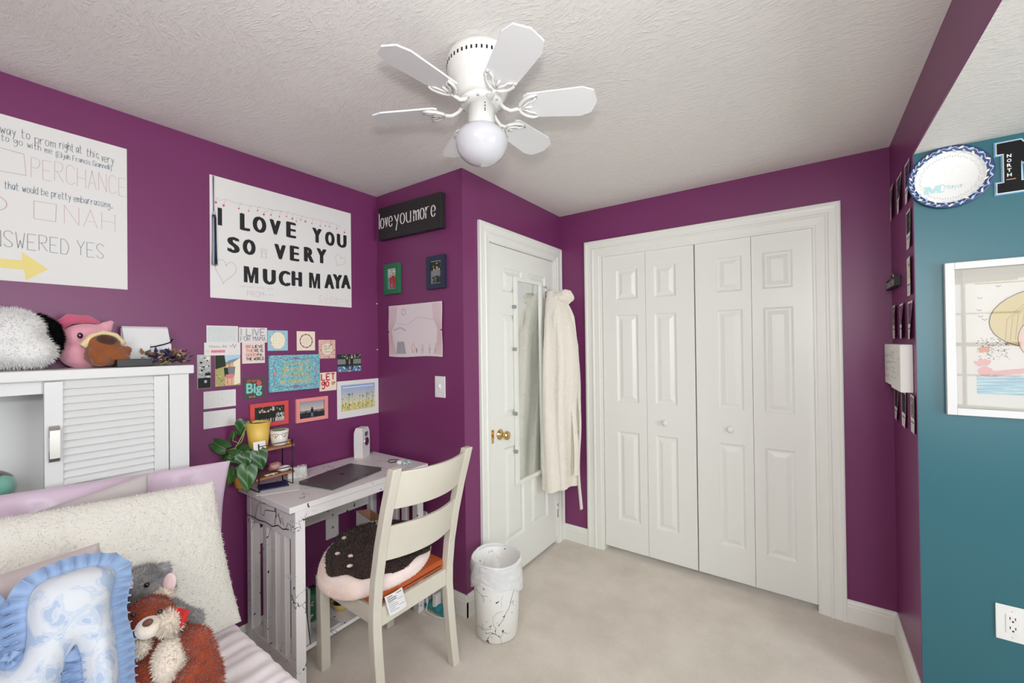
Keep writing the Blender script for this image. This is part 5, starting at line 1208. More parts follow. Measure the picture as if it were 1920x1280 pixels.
b = MB(); b.sphere(P(279, 1176, D2-0.0495), (0.0308, 0.0262, 0.0253), PIV, Rc @ rotm('Z', 15), 20, 14); b.build('muzzle', t)
MB().sphere(P(277, 1167, D2-0.0738), (0.0136, 0.0086, 0.0072), mat('plush_nose_brown', (104, 60, 48), .6), Rc @ rotm('Z', 25), 16, 10).build('nose', t)
MB().sphere(P(250, 1152, D2-0.0450), .006, EYE, None, 12, 8).build('eye', t); MB().sphere(P(300, 1146, D2-0.0414), .006, EYE, None, 12, 8).build('eye', t)
b = MB(); b.sphere(P(322, 1238, D2-0.0252), (0.0398, 0.0615, 0.0407), PIV, Rc, 22, 16); b.tufts(1800, .008, .003, PIV); b.build('belly_patch', t)
b = MB(); b.sphere(P(318, 1167, D2-0.0288), (0.0290, 0.0272, 0.0235), PIV, Rc, 16, 10); b.tufts(1100, .014, .003, PIV, .9); b.build('chest_tuft', t)
b = MB(); b.sphere(P(258, 1214, D2-0.0405), (0.0272, 0.0235, 0.0235), PIV, Rc, 16, 10); b.tufts(900, .010, .003, PIV, .9); b.build('paw', t)

def bnd(u, v, o): return P(327+29*u+v*(7-13*u), 1137+6*u+v*(44-22*u), D2-.028+o+.008*math.sin(5*u+3*v))
b = MB(); b.grid(lambda u, v: bnd(u, v, 0), 12, 8, SCARF); b.grid(lambda u, v: bnd(1-u, v, .003), 12, 8, SCARF); b.build('bandana', t)['label'] = 'red bandana at the neck'

# ================================================================== DESK CORNER
DZ = .804; DX0, DX1, DY0, DY1 = .016, .497, .868, 1.640
PA0, PA1, PB0, PB1 = .892, .934, 1.560, 1.602          # end panels (y ranges)
dk = thing('desk', 'white desk with black ink splashes and slatted ends against the left wall', 'desk', (.26, 1.25, 0))
MB().box((DX0, DY0, DZ-.026), (DX1+.012, DY1, DZ), DESKM, .003).build('desktop', dk)
for (ya, yb) in ((PA0, PA1), (PB0, PB1)):
    b = MB().box((.466, ya, 0), (.508, yb, DZ-.026), DESKM, .002); b.build('leg', dk)
    b = MB().box((.050, ya, 0), (.092, yb, DZ-.026), DESKM, .002); b.build('leg', dk)
    b = MB().box((.092, ya+.001, .655), (.466, yb-.001, DZ-.026), DESKM, .001); b.build('end_rail', dk)
    b = MB().box((.092, ya+.001, .050), (.466, yb-.001, .132), DESKM, .001); b.build('end_rail', dk)
    for x in (.204, .286, .369): MB().box((x, ya+.004, .132), (x+.038, ya+.027, .655), DESKM, .001).build('slat', dk)
MB().box((.486, PA1, .738), (.503, PB0, DZ-.026), DESKM, .001).build('apron', dk)
MB().box((.046, PA1, .508), (.064, PB0, .585), DESKM, .001).build('back_rail', dk)
MB().box((.064, PA1-.002, .104), (.414, PB0+.002, .122), DESKM, .002).build('lower_shelf', dk)
b = MB(); INKD = mat('desk_ink', (38, 40, 48), .5)
class Pl:
    def p(s, a, q, c=0): return V((a, PA0-.0006-c, q))
for q, w_ in (([(.055, .668), (.12, .672), (.17, .668), (.24, .676), (.31, .672), (.36, .690), (.40, .682), (.43, .690), (.455, .694)], .0045), ([(.14, .67), (.16, .73), (.19, .755), (.20, .705), (.225, .70), (.24, .73), (.32, .742), (.345, .75), (.33, .68)], .003), ([(.33, .742), (.335, .77), (.345, .72)], .005), ([(.36, .74), (.385, .70), (.40, .735), (.41, .70)], .003), ([(.10, .60), (.12, .64), (.14, .672)], .002), ([(.30, .672), (.27, .62), (.26, .60)], .002), ([(.43, .69), (.445, .72), (.47, .715), (.475, .69)], .0025)):
    b.ribbon(Pl(), q, w_, .0003, INKD)
b.build('ink_splash', dk)

# books and oddments on the lower shelf
SZ = .1222
tb = Fr((.398, .955, SZ), (-1, 0, 0), (0, .20, 1))
def book(name, label, o, u, v, wd, ht, th, cover, pages, cat='book', grp='books on the desk shelf'):
    t = thing(name, label, cat, o, grp); F = Fr(o, u, v); F.v = (F.v-F.u*F.v.dot(F.u)).normalized(); F.n = F.u.cross(F.v)
    MB().fbox(F, 0, 0, 0, wd, ht, .003, cover, .001).fbox(F, 0, 0, th-.003, wd, ht, th, cover, .001).fbox(F, wd-.003, 0, .002, wd, ht, th-.002, cover).build('cover', t)
    MB().fbox(F, .004, .003, .003, wd-.003, ht-.003, th-.003, pages).build('pages', t)
PAGE = col('page_edges', (216, 212, 204))
book('book', 'tall navy book leaning on the desk end panel, pages showing', (.415, .975, SZ), (-1, 0, 0), (0, -.10, 1), .22, .30, .030, col('book_navy', (38, 48, 82)), PAGE)
book('book', 'slim pale book standing upright behind the leaning navy one', (.36, 1.022, SZ), (-1, 0, 0), (0, 0, 1), .17, .22, .012, col('book_pale', (200, 198, 194)), PAGE)
t = thing('tumbler', 'green patterned tumbler on the desk shelf', 'cup', (.20, 1.10, SZ)); GRN = mat('tumbler_green', (40, 104, 72), .35)
MB().lathe([(.030, SZ+.0005), (.034, SZ+.01), (.040, SZ+.11), (.038, SZ+.13), (.030, SZ+.138), (0, SZ+.14)], (.24, 1.10, 0), GRN, 28).build('cup_body', t)
b = MB(); r = random.Random(5)
for i in range(14): an = r.uniform(-1.6, .4); z = r.uniform(.03, .11); b.ell(Fr((.24+.0415*math.cos(an), 1.10+.0415*math.sin(an), SZ+z), (-math.sin(an), math.cos(an), 0)), 0, 0, .007, .004, .0005, [C['lgry'], C['pinkp']][i % 2], 8, r.uniform(0, 3))
b.build('pattern', t)
t = thing('bowl', 'yellow bowl with dark beads on the desk shelf', 'bowl', (.28, 1.235, SZ)); YB_ = mat('bowl_yellow', (222, 196, 120), .4)
MB().lathe([(.020, SZ+.0005), (.030, SZ+.004), (.045, SZ+.025), (.050, SZ+.042), (.047, SZ+.042), (.040, SZ+.022), (0, SZ+.012)], (.29, 1.235, 0), YB_, 28).build('bowl_body', t)
b = MB()
for i in range(20): a_ = i*2.4; q = .033*math.sqrt(i/20); b.sphere((.29+q*math.cos(a_), 1.235+q*math.sin(a_), SZ+.034+.006*(i % 3)), .009, C['blk'] if i % 4 else BRASS, nu=10, nv=6)
b.build('beads', t)['kind'] = 'stuff'
tag(MB().box((.33, 1.06, SZ+.0004), (.40, 1.16, SZ+.010), C['lgry'], .001).build('notebook', origin=(.365, 1.11, SZ)), 'thin grey notebook lying on the desk shelf in front of the green tumbler', 'notebook', 'books on the desk shelf')
tag(MB().box((.13, 1.148, SZ+.0004), (.19, 1.176, SZ+.10), C['blk'], .002).build('card_case', origin=(.16, 1.16, SZ)), 'small black case upright on the desk shelf right of the tumbler', 'case')

# paper bag standing at the far end under the desk
t = thing('paper_bag', 'white paper gift bag with brown lining under the far desk end', 'bag', (.20, 1.49, .122)); PBAG = col('bag_white', (224, 220, 220)); PBRN = col('bag_kraft', (176, 132, 104))
b = MB(); z0, z1 = SZ+.0005, .505; X0, X1, Y0, Y1 = .09, .24, 1.455, 1.552; cs = [(X0, Y0), (X1, Y0), (X1, Y1), (X0, Y1)]
vs = [V((x, y, z0)) for x, y in cs]+[V((x+(.004 if x < .15 else -.004), y+(.003 if y < 1.5 else 0), z1-(.028 if x > .15 else 0)-(.02 if y > 1.5 else 0))) for x, y in cs]
b.add(vs, [(0, 1, 5, 4), (1, 2, 6, 5), (2, 3, 7, 6), (3, 0, 4, 7), (3, 2, 1, 0)], PBAG); b.build('bag_body', t)
b = MB(); b.add([v*.97+V((.165, 1.5035, v.z))*.03 for v in vs[4:]]+[V((v.x*.8+.165*.2, v.y*.8+1.5035*.2, .38)) for v in vs[4:]], [(0, 1, 5, 4), (1, 2, 6, 5), (2, 3, 7, 6), (3, 0, 4, 7), (4, 5, 6, 7)], PBRN); b.build('lining', t)

# power strip
t = thing('power_strip', 'teal power strip with white plugs on the carpet under the desk end', 'power strip', (.60, 1.628, 0)); TQ = mat('teal_plastic', (40, 138, 146), .4)
q = MB(); 
for k in range(5): q.sphere((.44+.052*k, 1.642-.004*k, .022), (.034, .030, .0215), TQ, None, 18, 10)
q.tube([(.44, 1.642, .02), (.65, 1.626, .02)], .016, TQ, 10); o = remesh(q, 't', .005, TQ, smooth=2); o.build('strip_body', t)
for k, (h_) in enumerate((.055, .075)): MB().box((.500+.075*k-.014, 1.612, .030), (.500+.075*k+.014, 1.652, .030+h_), MATS['white_plastic'], .004).build('plug', t)
b = MB().tube([(.50, 1.62, .08), (.517, 1.612, .11), (.540, 1.600, .06), (.535, 1.590, .010), (.56, 1.585, .005), (.61, 1.592, .004), (.665, 1.61, .004)], .0025, MATS['white_plastic'], 6); b.build('cord', t)

# ------------------------------------------------------------------ on the desk
lt = thing('laptop', 'closed space-grey laptop on the splashed desk', 'laptop', (.333, 1.228, DZ)); SG = mat('space_grey_aluminium', (104, 98, 101), .42, .45); SG2 = mat('laptop_dark_seam', (26, 26, 28), .5)
R = rotm('Z', 11.5); cc = V((.322, 1.226, 0))
def lb(name, sx, sy, z0, z1, M, bev, par=lt):
    return MB().rbox(cc+V((0, 0, DZ+(z0+z1)/2)), (sx, sy, z1-z0), R, M, bev, 3).build(name, par)
lb('base', .222, .330, .0012, .0095, SG, .004); lb('hinge_seam', .218, .326, .0092, .0108, SG2, 0); o = lb('lid', .222, .330, .0105, .0165, SG, .003)
for sx in (-.09, .09):
    for sy in (-.14, .14): MB().lathe([(.006, .0002), (.006, .0015)], cc+V((0, 0, DZ))+R @ V((sx, sy, 0)), SG2, 10).build('foot', lt)
class LF:
    def p(s, a, q, c=0): return cc+R @ V((-q, a, DZ+.0168+c))
lg = MB(); L_ = LF(); lg.ell(L_, -.0035, 0, .0085, .0105, 0, SG2, 20); lg.ell(L_, .0045, 0, .0075, .0105, 0, SG2, 20); lg.ell(L_, .001, .0155, .0022, .0048, 0, SG2, 12, -.6); lg.build('logo', o)
MB().rbox(cc+V((0, 0, DZ+.0100))+R @ V((.1115, .02, 0)), (.0012, .05, .0022), R, CHROME, 0).build('lid_notch', lt)

t = thing('air_gadget', 'upright white gadget with a small dark window and round chrome dial in the desk corner', 'gadget', (.066, 1.522, DZ)); PLW = MATS['white_plastic']
b = MB(); Rg = rotm('Z', 28); g0 = V((.066, 1.520, DZ))
def gp(x, y, z): return g0+Rg @ V((x, y, z))
rings = []
for z, w_ in ((.0005, .040), (.01, .043), (.09, .0455), (.15, .043), (.172, .039), (.178, .034)):
    rings.append([gp(sx*(.028 if z < .17 else .022), sy*w_, z) for sx, sy in ((1, -1), (1, 1), (-1, 1), (-1, -1))])
vs = [v for r_ in rings for v in r_]; n = len(rings); b.add(vs, [(r_*4+i, r_*4+(i+1) % 4, (r_+1)*4+(i+1) % 4, (r_+1)*4+i) for r_ in range(n-1) for i in range(4)]+[(3, 2, 1, 0), tuple((n-1)*4+i for i in range(4))], PLW); b.build('body', t)
gf = Fr(gp(.0282, 0, 0), Rg @ V((0, 1, 0)))
b = MB(); b.fbox(gf, -.014, .128, 0, .014, .152, .002, SG2, .001); b.ell(gf, 0, .140, .009, .008, .0026, C['gry'], 16); b.build('window', t)
MB().lathe([(.026, 0), (.026, .003), (.021, .006), (.018, .004), (0, .005)], gf.p(0, .094, 0), CHROME, 28, Matrix((gf.u, gf.v, gf.n)).transposed()).build('dial', t)

t = thing('laptop_charger', 'white laptop charger brick wrapped in its own cable', 'charger', (.150, 1.095, DZ)); Rc_ = rotm('Z', 60)
c0 = V((.138, 1.092, DZ+.0285)); MB().rbox(c0, (.088, .034, .056), Rc_, PLW, .008, 3).build('brick', t)
b = MB()
for k in range(6):
    off = .002+.0075*k; tl = .010*math.sin(k*2.1)
    b.tube([c0+Rc_ @ V((off+tl*math.sin(2*PI*j/20), (.0225+.0015*(k % 3))*math.copysign(abs(math.cos(2*PI*j/20))**.7, math.cos(2*PI*j/20)), max(-.0265, (.034+.002*(k % 2))*math.sin(2*PI*j/20)))) for j in range(20)], .0022, PLW, 6, closed=True)
b.tube([c0+Rc_ @ V((.03, -.024, -.01)), c0+Rc_ @ V((.035, -.034, -.0255)), c0+Rc_ @ V((.060, -.040, -.0258)), c0+Rc_ @ V((.075, -.020, -.0258))], .0022, PLW, 6); b.build('cable', t)

NAVP = col('navy_cover', (46, 48, 92), .5)
tag(MB().rbox((.165, .962, DZ+.0035), (.095, .125, .006), rotm('Z', -20), NAVP, .001).build('passport_booklet', origin=(.165, .962, DZ)), 'small navy booklet lying on the near end of the desk', 'booklet')
b = MB().rbox((.215, .965, DZ+.0012), (.15, .175, .0012), rotm('Z', -28), PAPER, 0); tag(b.build('loose_paper', origin=(.215, .965, DZ)), 'loose white sheet under the navy booklet', 'paper')
t = tag(MB().tube([(.31+.028*math.cos(k*PI/10), 1.560+.030*math.sin(k*PI/10), DZ+.004+.003*math.sin(k*.7)) for k in range(20)], .0022, SG2, 6, closed=True).build('hair_tie', origin=(.31, 1.56, DZ)), 'thin dark hair tie loop at the far end of the desk', 'hair tie')
t = thing('earbuds', 'small white and mint earbuds on the far end of the desk', 'earbuds', (.39, 1.555, DZ)); MINTP = mat('mint_plastic', (170, 208, 202), .35)
MB().rbox((.378, 1.552, DZ+.011), (.030, .046, .021), rotm('Z', 30), PLW, .009, 3).build('case', t)
for k in range(2): b = MB().sphere((.418, 1.545+.030*k, DZ+.010), (.008, .008, .0095), MINTP, None, 12, 8).tube([(.418, 1.545+.03*k, DZ+.012), (.436, 1.553+.03*k, DZ+.005)], .004, MINTP, 8); b.build('bud', t)

# two-tier wooden rack with black wire
WOOD = mat('rack_wood', (168, 118, 82), .5, vary=(26, (134, 90, 60), .35, .65)); RX0, RX1, RY0, RY1 = .100, .206, .868, 1.045
t = thing('wire_rack', 'two-tier wooden rack with black wire frame at the near desk end', 'rack', (.10, .975, DZ))
for z, nm in ((.868, 'shelf'), (.997, 'shelf')): MB().box((RX0, RY0, z-.010), (RX1, RY1, z), WOOD, .0015).build(nm, t)
for y in (RY0+.012, RY1-.012):
    b = MB(); b.tube([(RX0+.008, y, DZ+.003), (RX0+.008, y, 1.026), (RX1+.003, y, 1.026), (RX1+.003, y, DZ+.003), (RX0+.008, y, DZ+.003)], .0028, BLACKM, 6); b.build('wire_end', t)
for z in (1.016, .892):
    for x in (RX0+.008, RX1+.004): MB().tube([(x, RY0+.012, z), (x, RY1-.012, z)], .0018, BLACKM, 6).build('wire_rail', t)

def pot(name, label, c, r0, r1, h, M, soil=True):
    t = thing(name, label, 'pot', c); b = MB().lathe([(r0*.9, .0003), (r0, .002), (r1, h), (r1-.004, h), (r1-.006, h-.008), (r0-.004, .012), (0, .012)], c, M, 36); b.build('pot', t)
    MB().lathe([(r1-.0065, h-.0095), (0, h-.007)], c, mat('potting_soil', (52, 38, 30), .95), 24, cap=False).build('soil', t); return t
S1 = .9973
YPOT = mat('yellow_glazed_pot', (222, 186, 88), .4); OPOT = mat('ochre_pot', (206, 148, 70), .45)
tp = pot('potted_pothos', 'yellow pot with a trailing pothos on the top of the rack', (.152, .903, S1), .038, .0505, .124, YPOT)
# succulent in a face planter
tf = pot('face_planter', 'white planter with heart-shaped glasses drawn on it, holding a succulent', (.158, .995, S1), .034, .042, .072, mat('planter_white', (232, 226, 216), .45))
b = MB(); pc = V((.158, .995, S1))
class PotF:
    def p(s, a, q, c=0):
        an = math.radians(-22)+a/.040; rr = .034+.008*q/.072+.0009+c; return pc+V((rr*math.cos(an), rr*math.sin(an), q))
pf = PotF(); GL_ = col('planter_drawing', (52, 44, 46))
for x in (-.019, .021): heart(b, pf, x, .050, .026, .026, .0017, GL_, .0002); b.ell(pf, x+.002, .048, .0025, .003, .0003, GL_, 8)
b.ribbon(pf, [(-.006, .054), (.008, .054)], .0017, .0002, GL_); b.ribbon(pf, [(-.034, .053), (-.05, .052)], .0017, .0002, GL_); b.ribbon(pf, [(.034, .055), (.05, .056)], .0017, .0002, GL_); b.ribbon(pf, [(-.002, .046), (-.003, .028), (.004, .027)], .001, .0002, C['lgry']); b.build('face_drawing', tf)
b = MB(); SUC = mat('succulent_green', (126, 142, 106), .6)
for k in range(22):
    a_ = k*2.4; q = .012+.026*(k/22); d = V((math.cos(a_), math.sin(a_), .9-.6*k/22)).normalized(); p0 = pc+V((0, 0, .062)); b.tube([p0, p0+d*(q*.7), p0+d*q+V((0, 0, .004))], [.003, .0045, .0008], SUC, 6)
b.build('succulent', tf)
tag(MB().rbox((.205, .885, S1+.022), (.002, .052, .040), rotm('Y', -10), PAPER, 0).build('place_card', origin=(.205, .885, S1)), 'small white card leaning against the yellow pot', 'card')
t = tag(MB().lathe([(.010, .0003), (.011, .006), (.010, .018), (0, .02)], (.175, 1.030, S1), mat('amber_wax', (206, 150, 72), .4), 14).build('tea_light', origin=(.175, 1.030, S1)), 'tiny amber candle at the right end of the rack top', 'candle')
# crystals, stone and twigs on the lower tier
def rock(name, label, c, r3, M, sd, cat):
    b = MB(); b.grid(lambda u, v: (lambda q: V(c)+V((q.x*r3[0], q.y*r3[1], max(-.985*r3[2], q.z*r3[2])))*(1+.22*noise.noise(q*2+V((sd, 0, 0)))))(V((math.sin(PI*v)*math.cos(2*PI*u), math.sin(PI*v)*math.sin(2*PI*u), -math.cos(PI*v)))), 22, 14, M, wrap=True)
    tag(b.build(name, origin=(c[0], c[1], .868)), label, cat)
rock('crystal', 'rough pink crystal on the lower rack shelf', (.145, .980, .891), (.024, .030, .022), mat('rose_crystal', (206, 158, 150), .5, vary=(50, (168, 112, 106), .4, .6)), 3, 'crystal')
rock('pebble', 'smooth white stone on the lower rack shelf', (.185, 1.004, .883), (.020, .030, .0145), mat('white_stone', (222, 220, 216), .3), 8, 'stone')
b = MB(); TW = mat('bleached_starfish', (222, 210, 196), .8)
for k in range(5): a_ = k*1.2566+.3; b.tube([(.190, .940, .8725), (.190+.032*math.cos(a_)*.45, .940+.032*math.sin(a_), .8710)], [.0045, .002], TW, 6)
tag(b.build('starfish', origin=(.19, .94, .868)), 'little bleached starfish on the front of the lower rack shelf', 'starfish')

# pothos: vines from the yellow pot and a second plant in the ochre pot
LEAF = mat('pothos_leaf', (40, 84, 40), .32, spec=.6, vary=(9, (66, 112, 50), .42, .66)); VINE = mat('pothos_stem', (150, 160, 92), .5)
def leaf(parent, base, tip, wpx, d0, d1, M=LEAF, fold=.18, droop=.012):
    A, T = at(*base, d0), at(*tip, d1); ax = T-A; L_ = ax.length; ax.normalize(); nn = (CP-A).normalized(); sd = ax.cross(nn).normalized(); nn = sd.cross(ax).normalized()
    wd = wpx/CF*d0/2; b = MB()
    def fn(u, v):
        s_ = 2*u-1; prof = (math.sin(PI*min(1, v*.94+.06)**.62))**.85*(1-.12*v) if v < 1 else 0
        x = -.10*(1-abs(s_))*0+v - .13*(abs(s_)**1.3)*(1-v)**2
        return A+ax*(L_*x)+sd*(wd*prof*s_)+nn*(fold*wd*abs(s_)*prof - droop*v*v + .004*math.sin(6*v+3*s_))
    b.grid(fn, 12, 16, M); b.grid(lambda u, v: fn(1-u, v)-nn*.0008, 12, 16, M); o = b.build('leaf', parent)
    v_ = MB(); v_.tube([fn(.5, q/8)+nn*.0012 for q in range(8)], [.0011-.0001*q for q in range(8)], VINE, 5); v_.build('midrib', o); return A
ZD = 1.93
for (bs, tp_, w_, d0, d1) in (((424, 842), (386, 822), 27, ZD, ZD), ((459, 789), (448, 817), 29, ZD+.02, ZD), ((440, 809), (432, 829), 11, ZD+.03, ZD+.02), ((453, 856), (425, 844), 22, ZD-.02, ZD-.03), ((446, 846), (489, 840), 24, ZD+.01, ZD-.01)): leaf(tp, bs, tp_, w_, d0, d1)
b = MB()
b.tube([at(468, 790, ZD+.05), at(464, 796, ZD+.02), at(455, 815, ZD), at(447, 830, ZD), at(441, 840, ZD), at(426, 844, ZD)], .0028, VINE, 6); b.tube([at(441, 840, ZD), at(446, 846, ZD+.01), at(453, 856, ZD-.01)], .0024, VINE, 6); b.tube([at(466, 788, ZD+.05), at(461, 806, ZD+.02), at(453, 828, ZD), at(446, 834, ZD)], .0024, VINE, 6); b.tube([at(447, 830, ZD), at(436, 826, ZD+.02), at(440, 812, ZD+.03)], .0018, VINE, 5); b.build('vine', tp)
to = pot('potted_pothos', 'ochre pot of dark green pothos on the desk corner beside the pillow', (.050, .874, DZ), .030, .042, .085, OPOT)
for (bs, tp_, w_, d0, d1) in (((456, 849), (463, 879), 29, ZD-.05, ZD-.07), ((484, 845), (492, 881), 30, ZD-.03, ZD-.05), ((464, 873), (464, 922), 34, ZD-.07, ZD-.10), ((440, 878), (428, 912), 18, ZD-.06, ZD-.08), ((428, 858), (390, 874), 18, ZD+.04, ZD+.03), ((430, 853), (450, 872), 18, ZD-.01, ZD-.02), ((451, 846), (476, 846), 18, ZD-.02, ZD-.03)): leaf(to, bs, tp_, w_, d0, d1)
b = MB(); pb = V((.050, .874, DZ+.072))
for q in ((464, 873), (440, 878), (456, 849), (484, 846), (430, 854), (428, 858), (452, 846)):
    e_ = at(*q, ZD-.04); b.tube([pb+V((random.uniform(-.01, .01), random.uniform(-.01, .01), 0)), (pb+e_)/2+V((0, 0, .02)), e_], .0022, VINE, 6)
b.build('stems', to)

# ------------------------------------------------------------------ chair with cushion
CX, CY, CR = .640, 1.222, math.radians(-1.7)
ch = thing('dining_chair', 'cream ladder-back wooden chair pulled up to the desk', 'chair', (CX, CY, 0)); CRm = Matrix.Rotation(CR, 3, 'Z'); CO = V((CX, CY, 0))
def cp(x, y, z): return CO+CRm @ V((x, y, z))
def post(path, wx, wy, name):
    """square-section post following a path of (x, y, z)"""
    b = MB(); vs = []
    for (x, y, z) in path: vs += [cp(x+sx*wx/2, y+sy*wy/2, z) for sx, sy in ((-1, -1), (1, -1), (1, 1), (-1, 1))]
    k = len(path); b.add(vs, [(i*4+j, i*4+(j+1) % 4, (i+1)*4+(j+1) % 4, (i+1)*4+j) for i in range(k-1) for j in range(4)]+[(3, 2, 1, 0), tuple((k-1)*4+j for j in range(4))], CHAIRM)
    o = b.build(name, ch); m_ = o.modifiers.new('bevel', 'BEVEL'); m_.width = .004; m_.segments = 2; m_.limit_method = 'ANGLE'; return o
for sy in (-1, 1):
    post([(-.195, sy*.176, 0), (-.195, sy*.180, .43)], .044, .044, 'leg')
    ln = [(.270, 0), (.252, .12), (.237, .26), (.230, .36), (.232, .44), (.246, .56), (.275, .70), (.315, .85), (.366, 1.012)]
    post([(x, sy*.196, z) for x, z in ln], .038, .040, 'back_post')
def bx_(x):  # back line
    for (xa, za), (xb, zb) in zip(ln, ln[1:]):
        if za <= x <= zb: return xa+(xb-xa)*(x-za)/(zb-za)
    return ln[-1][0]
def slat(z0, z1, bow, th, arch, name='back_slat'):
    b = MB(); n = 18; vs = []
    for i in range(n+1):
        t_ = i/n; y = -.181+.362*t_; bo = bow*(1-(2*t_-1)**2); ar = arch*(1-(2*t_-1)**2)
        for (z, d_) in ((z0, -th/2), (z0, th/2), (z1+ar, th/2), (z1+ar, -th/2)): vs.append(cp(bx_(min(z, 1.0))+bo+d_, y, z))
    b.add(vs, [(i*4+j, i*4+(j+1) % 4, (i+1)*4+(j+1) % 4, (i+1)*4+j) for i in range(n) for j in range(4)]+[(3, 2, 1, 0), (n*4, n*4+1, n*4+2, n*4+3)], CHAIRM, False); o = b.build(name, ch); m_ = o.modifiers.new('bevel', 'BEVEL'); m_.width = .003; m_.segments = 2; m_.limit_method = 'ANGLE'; m_.angle_limit = .8
slat(.842, .995, .050, .018, 0); slat(.628, .772, .046, .018, 0)
MB().rbox(cp(-.195, 0, .395), (.020, .34, .07), CRm, CHAIRM, .003).build('seat_rail', ch); MB().rbox(cp(.230, 0, .395), (.020, .355, .075), CRm, CHAIRM, .003).build('seat_rail', ch)
for sy in (-1, 1): MB().rbox(cp(.017, sy*.184, .395), (.385, .020, .07), CRm, CHAIRM, .003).build('seat_rail', ch)
SEATM = mat('rust_leather_seat', (178, 84, 38), .42)
MB().rbox(cp(.002, 0, .452), (.445, .380, .042), CRm, SEATM, .018, 3).build('seat_pad', ch)
MB().tube([cp(.2262, -.16, .452), cp(.2262, 0, .452), cp(.2262, .16, .452)], .0016, DARK, 5).build('seam', ch)
# doughnut cushion
t = thing('doughnut_cushion', 'fluffy doughnut cushion, chocolate brown top and pale pink base, on the chair seat', 'cushion', (CX-.01, CY-.01, .475))
DC = cp(.008, -.028, .520); DR = (Matrix.Rotation(math.radians(.5), 3, 'X') @ Matrix.Rotation(math.radians(3), 3, 'Y')); RA, RB_, RH = .236, .250, .058
def dn(u, v):
    a_ = 2*PI*u; th = PI*(v-.5); e_ = lambda q, k: math.copysign(abs(q)**k, q)
    r_ = e_(math.cos(th), .55); z = e_(math.sin(th), .75); dip = -.022*math.exp(-(r_/.28)**2) if z > 0 else 0
    k = 1+.03*noise.noise(V((math.cos(a_)*2, math.sin(a_)*2, z)))
    sag = -.050*max(0, -math.sin(a_))**2*r_**2
    return DC+DR @ V((RA*r_*math.cos(a_)*k, RB_*r_*math.sin(a_)*k, RH*z+dip+sag*(.75 if z > .5 else 1)))
DP = mat('cushion_cream_pink', (232, 206, 190), .95, sheen=.5, spec=.1, bump=(40, .4, .006), vary=(6, (240, 222, 216), .4, .6)); DBR = mat('cushion_chocolate', (66, 46, 38), .95, sheen=.3, spec=.1, bump=(60, .6, .008), vary=(20, (50, 34, 28), .4, .6))
b = MB().grid(dn, 72, 36, DP, wrap=True); b.tufts(2500, .006, .002, DP, .5); b.build('base', t)
def dt(u, v):
    a_ = 2*PI*u; lim = .665+.05*math.cos(a_-3.93)+.030*math.sin(5*a_+.6)+.022*math.sin(9*a_); vv_ = 1-(1-lim)*(1-v); p = dn(u, vv_); return p+DR @ V((0, 0, .006+.004*v))+(p-DC)*.012
b = MB().grid(dt, 90, 14, DBR, wrap=True); b.tufts(9000, .014, .0035, DBR, .6, (0, 0, -.1)); b.build('chocolate_top', t)
for q in ((.69, .83), (.76, .88), (.80, .80), (.58, .84), (.40, .84), (.95, .82)): MB().sphere(dn(*q)+V((0, 0, .013)), (.010, .013, .006), DP, rotm('Z', q[0]*400), 12, 8).build('pompom', t)
tg = MB(); tg.grid(lambda u, v: cp(.250+.006*v+.004*math.sin(3*u), -.165+.085*u+.02*v, .475-.085*v), 8, 8, col('care_label_white', (226, 226, 226), .7))
class Tg:
    def p(s, a, q, c=0): return cp(.2518+.006*q+.004*math.sin(3*a)+c, -.165+.085*a+.02*q, .475-.085*q)
for k in range(8): tg.ribbon(Tg(), [(.08, .10+k*.10), (.55 if k % 3 else .9, .10+k*.10)], .045 if k < 3 else .02, .0006, C['gry'])
tg.build('care_label', t)

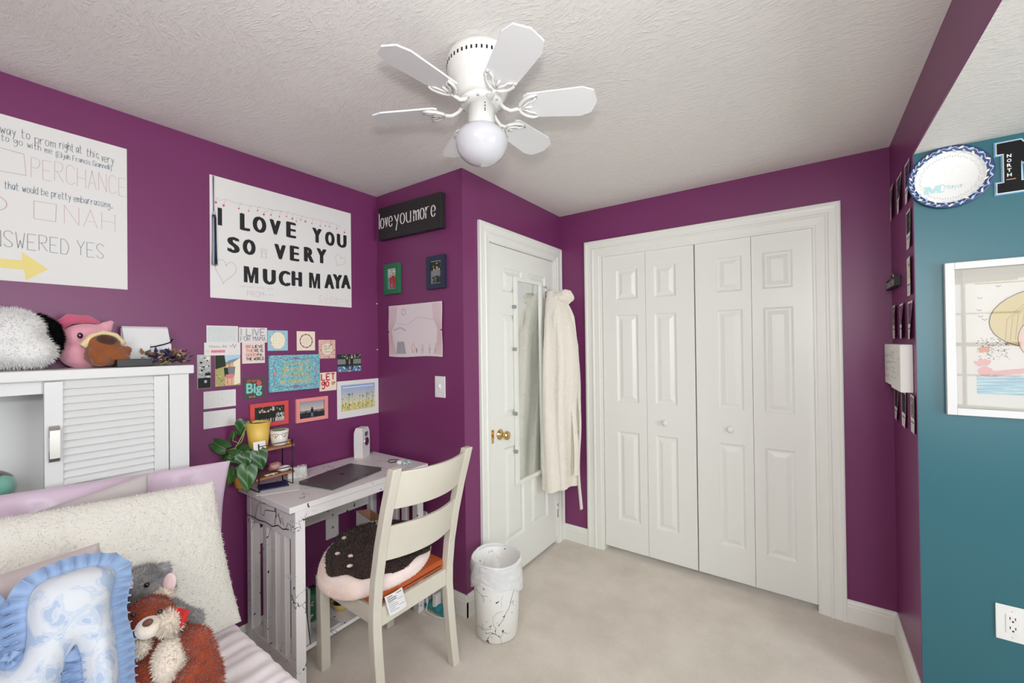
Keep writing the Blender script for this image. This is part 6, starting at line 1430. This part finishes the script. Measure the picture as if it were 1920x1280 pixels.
# ------------------------------------------------------------------ waste bin with liner
BX, BY = .948, 1.695
t = thing('waste_bin', 'white marble-print waste bin with a plastic liner beside the entry door', 'waste bin', (BX, BY, 0))
MB().lathe([(.094, .0005), (.102, .004), (.106, .014), (.124, .375), (.121, .377), (.118, .374), (.101, .016), (0, .012)], (BX, BY, 0), BINM, 64).build('bin_body', t)
LIN = mat('liner_plastic', (232, 233, 234), .28, trans=.25, spec=.6)
b = MB()
def liner(u, v):
    a_ = 2*PI*u
    # from inside the bin, over the rim and hanging down outside
    if v < .45: q = v/.45; r_ = .112+.009*q; z = .20+.185*q
    elif v < .55: q = (v-.45)/.1; r_ = .121+.010*q; z = .385+.006*math.sin(PI*q)
    else: q = (v-.55)/.45; r_ = .131+.003*q+.004*math.sin(6*q*PI)*noise.noise(V((math.cos(a_)*2, math.sin(a_)*2, q*3))); z = .385-q*(.115+.022*math.sin(2*a_+1)+.012*math.sin(5*a_))
    r_ += .0035*noise.noise(V((math.cos(a_)*5, math.sin(a_)*5, z*22)))+.002*noise.noise(V((math.cos(a_)*11, math.sin(a_)*11, z*50)))*(v > .5)
    return V((BX+r_*math.cos(a_), BY+r_*math.sin(a_), z+.004*math.sin(3*a_)*(.3 < v < .7)))
b.grid(liner, 110, 44, LIN, wrap=True); o = b.build('liner', t)
b = MB(); GT = col('liner_print', (96, 98, 104))
class LI:
    def p(s, a, q, c=0): an = a; r_ = .1165+.009*(q-.24)/.16-.001; return V((BX+r_*math.cos(an), BY+r_*math.sin(an), q))
li = LI()
stext(b, li, 'total', .50, .352, .020, GT, 0, width=.34, pen=.0035, jit=0); stext(b, li, 'ring', .42, .318, .026, GT, 0, width=.40, pen=.004, jit=0)
b.ribbon(li, [(1.45, .24), (1.46, .30), (1.45, .37)], .003, 0, GT); b.build('liner_print', o)
b = MB(); VN = mat('marble_vein_dark', (84, 82, 82), .5)
class BF:
    def p(s, a, q, c=0): an = math.radians(a); r_ = .106+.018*(q-.014)/.361+.0006; return V((BX+r_*math.cos(an), BY+r_*math.sin(an), q))
bf = BF()
for q, w_ in (([(-2, .27), (-10, .235), (-18, .19), (-26, .165), (-36, .13), (-46, .105), (-52, .09)], .5), ([(-66, .085), (-80, .075), (-100, .07), (-112, .075)], .35), ([(-60, .10), (-64, .14), (-50, .165), (-34, .17)], .25), ([(-112, .255), (-90, .24), (-70, .245)], .35), ([(-92, .242), (-84, .225), (-90, .20)], .45), ([(-98, .06), (-94, .085), (-90, .10)], .4), ([(-40, .19), (-42, .23), (-36, .26)], .2)):
    r = random.Random(len(q)); pts = []
    for (a_, z_), (a2, z2) in zip(q, q[1:]): pts += [(a_+(a2-a_)*k/4+r.uniform(-1, 1), z_+(z2-z_)*k/4+r.uniform(-.002, .002)) for k in range(4)]
    # ribbon width is in degrees sideways, so draw as a thin tube laid on the wall of the bin
    b.tube([bf.p(*p_) for p_ in pts], .0010*w_*2, VN, 5)
b.build('marble_veins', t)
